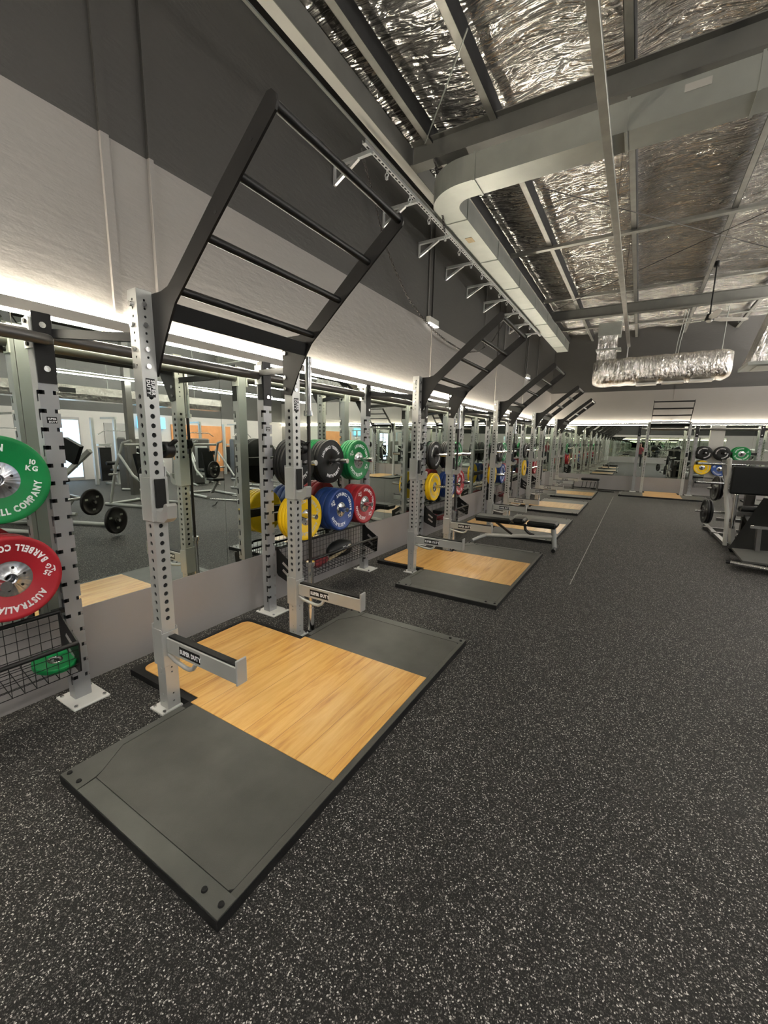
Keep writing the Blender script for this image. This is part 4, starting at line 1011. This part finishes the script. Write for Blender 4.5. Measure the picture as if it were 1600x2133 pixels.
MB().bar((4.55, 9.0, .10), (4.45, 10.3, 1.35), .08, .06).build('slide_rail', M['dark_tube'], lp); MB().bar((5.35, 9.0, .10), (5.25, 10.3, 1.35), .08, .06).build('slide_rail', M['dark_tube'], lp)
MB().bar((4.95, 7.9, .05), (4.75, 9.0, .62), .42, .07).build('seat_pad', M['vinyl'], lp)
MB().bar((4.35, 10.2, 1.0), (4.55, 10.3, 1.05), .05, .05).build('lever', M['steel'], lp)
for s_ in (0, 1): MB().cyl((4.05 + .1 * s_, 9.7 - .25 * s_, .42 + .46 * s_), (4.5, 9.7 - .25 * s_, .42 + .46 * s_), .024, 12).build('load_horn', M['chrome'], lp)
MB().bar((4.62, 7.95, .04), (5.05, 8.55, .80), .60, .09).build('seat_shell', M['vinyl'], lp)
MB().box(4.5, 5.5, 8.72, 8.80, .50, .58).build('cross_rail', M['dark_tube'], lp); MB().box(4.60, 4.72, 8.85, 8.97, .05, .85).build('pivot_post', M['bar_dark'], lp); MB().cyl((4.55, 8.80, .62), (4.95, 8.80, .62), .055, 12).build('roller', M['vinyl'], lp)
for i in range(3): MB().tube([(4.9 + .12 * i, 8.75, .62), (4.93 + .12 * i, 8.85, .40), (5.0 + .1 * i, 8.8, .22)], .016, 8).build('link', M['chrome'], lp)
o = iron((4.20, 9.70, .42), PI + .15, 'black iron plate low on the left side of the leg press, facing the aisle'); o = iron((4.25, 9.70, .42), PI + .15, 'black iron plate low on the leg press, behind the outer one', .225)
o = iron((4.27, 9.45, .88), PI + .15, 'black iron plate on the upper horn of the leg press'); iron((4.32, 9.45, .88), PI + .15, 'black iron plate on the upper horn of the leg press, next to its frame', .2)
# foot plate and chrome bar of the machine in front
hs = thing('hack_squat_machine', 'grey tread plate and chrome bar of a machine at the lower right photo edge', 'gym machine', (0, 0, 0))
fixn(MB().prism([(4.34, 7.75), (5.8, 7.95), (5.8, 7.0), (4.33, 6.93)], .13, .155, 'z').build('tread_plate', M['mat_edge'], hs))
b_ = MB().cyl((4.18, 6.74, .155), (5.6, 6.24, .155), .024, 12).build('front_bar', M['chrome'], hs); MB().cyl((4.14, 6.755, .155), (4.18, 6.74, .155), .026, 12).build('end_cap', M['black'], b_)
for x, y in ((4.55, 6.45), (5.3, 6.2), (4.6, 7.2), (5.5, 7.4)): MB().tube([(x, y, .14), (x + .03, y - .03, .06), (x + .12, y - .05, .02)], .018, 8).build('foot', M['chrome'], hs)
MB().bar((4.5, 7.7, .5), (5.7, 7.75, .5), .04, .04).build('cross_rail', M['chrome'], hs); MB().bar((4.62, 7.75, .15), (4.60, 7.75, .5), .10, .05).build('post', M['dark_tube'], hs); MB().bar((5.5, 7.75, .15), (5.5, 7.75, 1.3), .10, .08).build('post', M['steel'], hs)

def plate_machine():
    t = thing('plate_loaded_machine', 'm', 'gym machine')
    for s in (-1, 1):
        MB().tube([(-.7, s * .42, .04), (.7, s * .42, .04)], .035, 10).build('base_rail', M['steel'], t)
        MB().tube([(-.55, s * .42, .04), (-.35, s * .38, .9), (-.1, s * .36, 1.45), (.15, s * .36, 1.5)], .032, 10).build('upright', M['steel'], t)
        MB().tube([(-.2, s * .40, 1.2), (.25, s * .48, .75), (.55, s * .45, .55)], .026, 10).build('lever_arm', M['steel'], t)
        MB().cyl((-.28, s * .42, .75), (-.28, s * .62, .75), .024, 10).build('load_horn', M['chrome'], t)
    MB().bar((.1, 0, .08), (.45, 0, .42), .07, .05).build('seat_post', M['steel'], t); MB().tube([(-.6, -.42, .04), (-.6, .42, .04)], .035, 10).build('base_rail', M['steel'], t)
    MB().box(.15, .55, -.17, .17, .44, .51, .02).build('seat_pad', M['vinyl'], t); MB().bar((.12, 0, .5), (-.05, 0, 1.2), .30, .07, (1, 0, .2)).build('back_pad', M['vinyl'], t)
    MB().tube([(-.15, -.36, 1.4), (-.15, .36, 1.4)], .03, 10).build('top_bar', M['steel'], t)
    return t
def cable_machine():
    t = thing('cable_tower', 'm', 'gym machine')
    for s in (-1, 1): MB().box(-.05, .05, s * .35 - .04, s * .35 + .04, 0, 2.15).build('tower_post', M['steel'], t)
    MB().box(-.12, -.02, -.18, .18, .1, 1.2).build('weight_stack', M['iron'], t); MB().box(-.14, .0, -.2, .2, 1.25, 1.32).build('stack_cap', M['steel'], t)
    MB().bar((-.1, 0, 2.15), (.75, 0, 2.15), .07, .06).build('top_boom', M['steel'], t); MB().cyl((.7, 0, 2.1), (.7, 0, 1.75), .005, 6).build('cable', M['black'], t)
    MB().tube([(.68, -.55, 1.62), (.7, -.35, 1.75), (.7, .35, 1.75), (.68, .55, 1.62)], .014, 8).build('pulldown_bar', M['chrome'], t)
    MB().box(.45, .85, -.17, .17, .46, .53, .02).build('seat_pad', M['vinyl'], t); MB().box(.60, .68, -.05, .05, 0, .46).build('seat_post', M['steel'], t); MB().box(-.1, .9, -.04, .04, 0, .05).build('base_rail', M['steel'], t)
    MB().cyl((.35, -.2, .70), (.35, .2, .70), .06, 12).build('knee_roller', M['vinyl'], t)
    return t
def stack_machine():
    t = thing('selector_machine', 'm', 'gym machine')
    MB().box(-.45, -.15, -.3, .3, 0, 1.55, .04).build('stack_shroud', M['dark_tube'], t); MB().box(-.15, -.14, -.2, .2, .3, 1.3).build('stack_window', M['galv_bright'], t)
    MB().tube([(-.3, -.36, .04), (.6, -.36, .04)], .035, 8).build('base_rail', M['steel'], t); MB().tube([(-.3, .36, .04), (.6, .36, .04)], .035, 8).build('base_rail', M['steel'], t)
    MB().box(.2, .6, -.2, .2, .45, .53, .02).build('seat_pad', M['vinyl'], t); MB().box(.1, .18, -.18, .18, .55, 1.25, .02).build('back_pad', M['vinyl'], t); MB().box(.30, .40, -.05, .05, .05, .45).build('seat_post', M['steel'], t)
    MB().tube([(.1, -.42, 1.2), (.4, -.42, 1.1), (.55, -.38, .8)], .024, 8).build('handle_arm', M['steel'], t); MB().tube([(.1, .42, 1.2), (.4, .42, 1.1), (.55, .38, .8)], .024, 8).build('handle_arm', M['steel'], t)
    return t
pm, cmn, smn = plate_machine(), cable_machine(), stack_machine()
spots = [(pm, 6.9, 3.1, 2.6, 'plate-loaded machine in the aisle row closest to the viewer'), (pm, 6.9, 5.4, 2.9, 'plate-loaded machine in the aisle row, second from the viewer'), (pm, 7.2, 7.4, 3.3, 'plate-loaded machine in the aisle row, third from the viewer'), (pm, 7.4, 9.3, 3.0, 'plate-loaded machine in the aisle row, fourth from the viewer'), (pm, 7.3, 11.3, 2.7, 'plate-loaded machine in the aisle row, fifth from the viewer'),
         (pm, 7.6, 13.2, 3.1, 'plate-loaded machine in the aisle row nearest the end wall'), (smn, 9.6, 4.6, 3.2, 'selector machine in the middle row closest to the viewer'), (smn, 9.8, 6.9, 2.8, 'selector machine in the middle row by the steel column'), (smn, 9.7, 9.0, 3.5, 'selector machine in the middle row, third along'), (smn, 10.0, 11.0, 3.1, 'selector machine in the middle row, fourth along'),
         (cmn, 12.1, 7.1, 3.1, 'tall cable pulldown tower before the bright windows'), (cmn, 12.3, 10.4, 3.3, 'tall cable pulldown tower before the timber wall panel'), (cmn, 12.5, 12.4, 3.0, 'tall cable pulldown tower near the end of the timber panel'), (cmn, 12.3, 4.6, 3.1, 'tall cable pulldown tower nearest the viewer by the opposite wall'),
         (smn, 12.6, 8.6, 3.14, 'selector machine beside the grey door'), (smn, 12.4, 14.4, 3.2, 'selector machine in the far corner of the machine floor'), (pm, 9.9, 13.4, 2.9, 'plate-loaded machine in the middle row near the end wall')]
for p, x, y, rz, lab in spots: place(p, (x, y, 0), rz, lab, 'machines across the aisle seen in the mirrors')
MPl = [(4.75, 3.43, .46, 'lower left plate of the pair reflected beside the nearest rack'), (4.42, 3.62, .26, 'lower right plate of the pair reflected beside the nearest rack')]
iron((4.80, 3.38, .50), 2.75, 'black iron plate mirrored left of the nearest upright, the upper of two'); iron((4.15, 3.42, .26), 2.75, 'black iron plate mirrored left of the nearest upright, the lower of two')
for i, (x, y) in enumerate(((6.35, 5.2), (6.7, 7.2), (6.9, 9.1), (6.8, 11.1))): iron((x, y, .75), 2.9, 'black iron plate on the aisle side of a plate-loaded machine, ' + ['second machine', 'third machine', 'fourth machine', 'fifth machine'][i])
# sloped bar carriage near the reflected plates
cg = thing('leg_press', 'sloped silver leg press frame reflected behind the nearest bumper plates', 'gym machine', (5.6, 3.0, 0), 2.75)
MB().bar((-.9, -.3, .1), (.7, -.3, 1.35), .07, .07).build('slide_rail', M['steel'], cg); MB().bar((-.9, .3, .1), (.7, .3, 1.35), .07, .07).build('slide_rail', M['steel'], cg)
MB().tube([(-.3, -.5, .02), (.1, -.45, .45), (.35, -.45, .5)], .03, 8).build('side_loop', M['steel'], cg); MB().cyl((.35, -.5, .5), (.35, .5, .5), .024, 10).build('load_horn', M['chrome'], cg)
MB().tube([(-1.0, -.4, .04), (.9, -.4, .04)], .035, 8).build('base_rail', M['steel'], cg); MB().tube([(-1.0, .4, .04), (.9, .4, .04)], .035, 8).build('base_rail', M['steel'], cg)
MB().bar((.55, 0, 1.2), (.70, 0, 1.5), .32, .08, (0, 1, 0)).build('foot_platform', M['vinyl'], cg); MB().bar((-.9, 0, .35), (-.4, 0, .45), .4, .08).build('seat_pad', M['vinyl'], cg)
tag(MB().box(13.86, 13.94, 9.2, 10.3, 1.9, 2.35).build('wall_screen', M['screen']), 'lit blue screen mounted on the opposite wall', 'screen')
# dumbbell rack
dr = thing('dumbbell_rack', 'two-tier dumbbell rack by the opposite timber panel', 'rack', (13.3, 11.2, 0))
for z in (.45, .85): MB().bar((0, -1.0, z), (0, 1.0, z), .25, .04).build('shelf', M['black'], dr)
for s in (-1, 1): MB().bar((.1, s * 1.0, 0), (.0, s * 1.0, 1.0), .06, .06).build('leg', M['steel'], dr)
db0 = thing('dumbbell', 'd', 'dumbbell')
MB().cyl((-.06, 0, 0), (.06, 0, 0), .016, 8).build('grip', M['chrome'], db0)
for s in (-1, 1): MB().cyl((s * .06, 0, 0), (s * .15, 0, 0), .065, 12).build('head', M['iron'], db0)
for z, tn in ((.535, 'lower'), (.935, 'upper')):
    for i in range(7): place(db0, (13.3, 10.4 + .27 * i, z), 0, 'black dumbbell, %s of seven on the %s rack shelf by the timber panel' % (['nearest', 'second', 'third', 'fourth', 'fifth', 'sixth', 'farthest'][i], tn), 'dumbbells on the %s shelf' % tn)

# ================================================================= PERSON (only seen as a small reflection in the end wall mirror)
ps = thing('person', 'person in burgundy top and black leggings holding up a phone, reflected in the end mirror', 'person', (3.10, -.42, 0))
def skin_body():
    J = {}
    V = [(0, 0, .93), (0, 0, 1.08), (0, 0, 1.24), (0, .0, 1.38), (0, .01, 1.46), (0, .03, 1.56), (0, .02, 1.66),
         (-.10, 0, .88), (-.11, .02, .50), (-.11, 0, .09), (-.115, .13, .04), (.10, 0, .88), (.11, .02, .50), (.11, 0, .09), (.115, .13, .04),
         (-.16, 0, 1.37), (-.21, .06, 1.12), (-.11, .27, 1.30), (-.06, .33, 1.42), (.16, 0, 1.37), (.21, .06, 1.12), (.11, .27, 1.30), (.06, .33, 1.42)]
    E = [(0, 1), (1, 2), (2, 3), (3, 4), (4, 5), (5, 6), (0, 7), (7, 8), (8, 9), (9, 10), (0, 11), (11, 12), (12, 13), (13, 14), (3, 15), (15, 16), (16, 17), (17, 18), (3, 19), (19, 20), (20, 21), (21, 22)]
    Rd_ = [(.15, .11), (.13, .10), (.15, .11), (.13, .09), (.055, .055), (.085, .10), (.075, .085), (.09, .09), (.06, .06), (.042, .045), (.035, .03), (.09, .09), (.06, .06), (.042, .045), (.035, .03), (.06, .06), (.042, .042), (.03, .03), (.026, .016), (.06, .06), (.042, .042), (.03, .03), (.026, .016)]
    me = bpy.data.meshes.new('body'); me.from_pydata(V, E, []); ob = bpy.data.objects.new('body', me); C.objects.link(ob)
    md = ob.modifiers.new('s', 'SKIN'); sk = me.skin_vertices[0].data if me.skin_vertices else None
    if sk is None:
        bpy.context.view_layer.objects.active = ob
        import bmesh
        bm = bmesh.new(); bm.from_mesh(me); bm.verts.layers.skin.verify(); bm.to_mesh(me); bm.free(); sk = me.skin_vertices[0].data
    for i, r in enumerate(Rd_): sk[i].radius = r
    sk[0].use_root = True
    s2_ = ob.modifiers.new('u', 'SUBSURF'); s2_.levels = 2; s2_.render_levels = 2
    ob.parent = ps
    return ob
body = skin_body()
# colour by body height: shirt, leggings, skin
mt, nt, b = new_mat('clothed_body'); g = nt.nodes.new('ShaderNodeTexCoord'); s_ = nt.nodes.new('ShaderNodeSeparateXYZ'); nt.links.new(g.outputs['Object'], s_.inputs[0])
mr = nt.nodes.new('ShaderNodeMath'); mr.operation = 'DIVIDE'; mr.inputs[1].default_value = 2.0; nt.links.new(s_.outputs[2], mr.inputs[0])
rp = ramp(nt, mr.outputs[0], [(0.0, (.7, .7, .68)), (.035, (.010, .010, .012)), (.475, (.22, .035, .045)), (.715, (.5, .28, .2))], 'CONSTANT')
nt.links.new(rp.outputs[0], b.inputs['Base Color']); b.inputs['Roughness'].default_value = .7
body.data.materials.append(mt)
mb = MB(); blob(mb, (0, -.012, 1.665), .088, .10, .105, 2, .05); mb.build('hair', M['hair'], ps)
fc_ = MB(); fc_.sphere((-.032, .125, 1.625), .010); fc_.sphere((.032, .125, 1.625), .010); fc_.build('eyes', M['hair'], ps)
fc_ = MB(); fc_.sphere((0, .140, 1.60), .014, 10, 6, (.8, 1, 1.3)); fc_.sphere((0, .122, 1.565), .018, 10, 6, (1.3, .6, .4)); fc_.sphere((-.085, .03, 1.61), .02, 8, 6, (.5, 1, 1.4)); fc_.sphere((.085, .03, 1.61), .02, 8, 6, (.5, 1, 1.4)); fc_.build('face', M['skin'], ps)
for s in (-1, 1):
    hd = MB().sphere((s * .050, .352, 1.455), .034, 12, 8, (.6, .8, 1.2)).build('hand', M['skin'], ps)
    for i, L in enumerate((.060, .068, .064, .050)):
        z = 1.49 - .020 * i; f_ = MB().tube([(s * .052, .365, z), (s * .046, .385, z + .004), (s * .030, .388, z + .004), (s * (.045 - L * .5), .386, z)], .0085, 8); f_.build('finger', M['skin'], hd)
    MB().tube([(s * .050, .345, 1.46), (s * .040, .345, 1.50), (s * .022, .350, 1.515)], .010, 8).build('thumb', M['skin'], hd)
tag(MB().box(3.062, 3.138, -.050, -.042, 1.42, 1.57, .003).build('mobile_phone', M['vinyl']), 'phone held upright by the person reflected in the end mirror', 'phone')
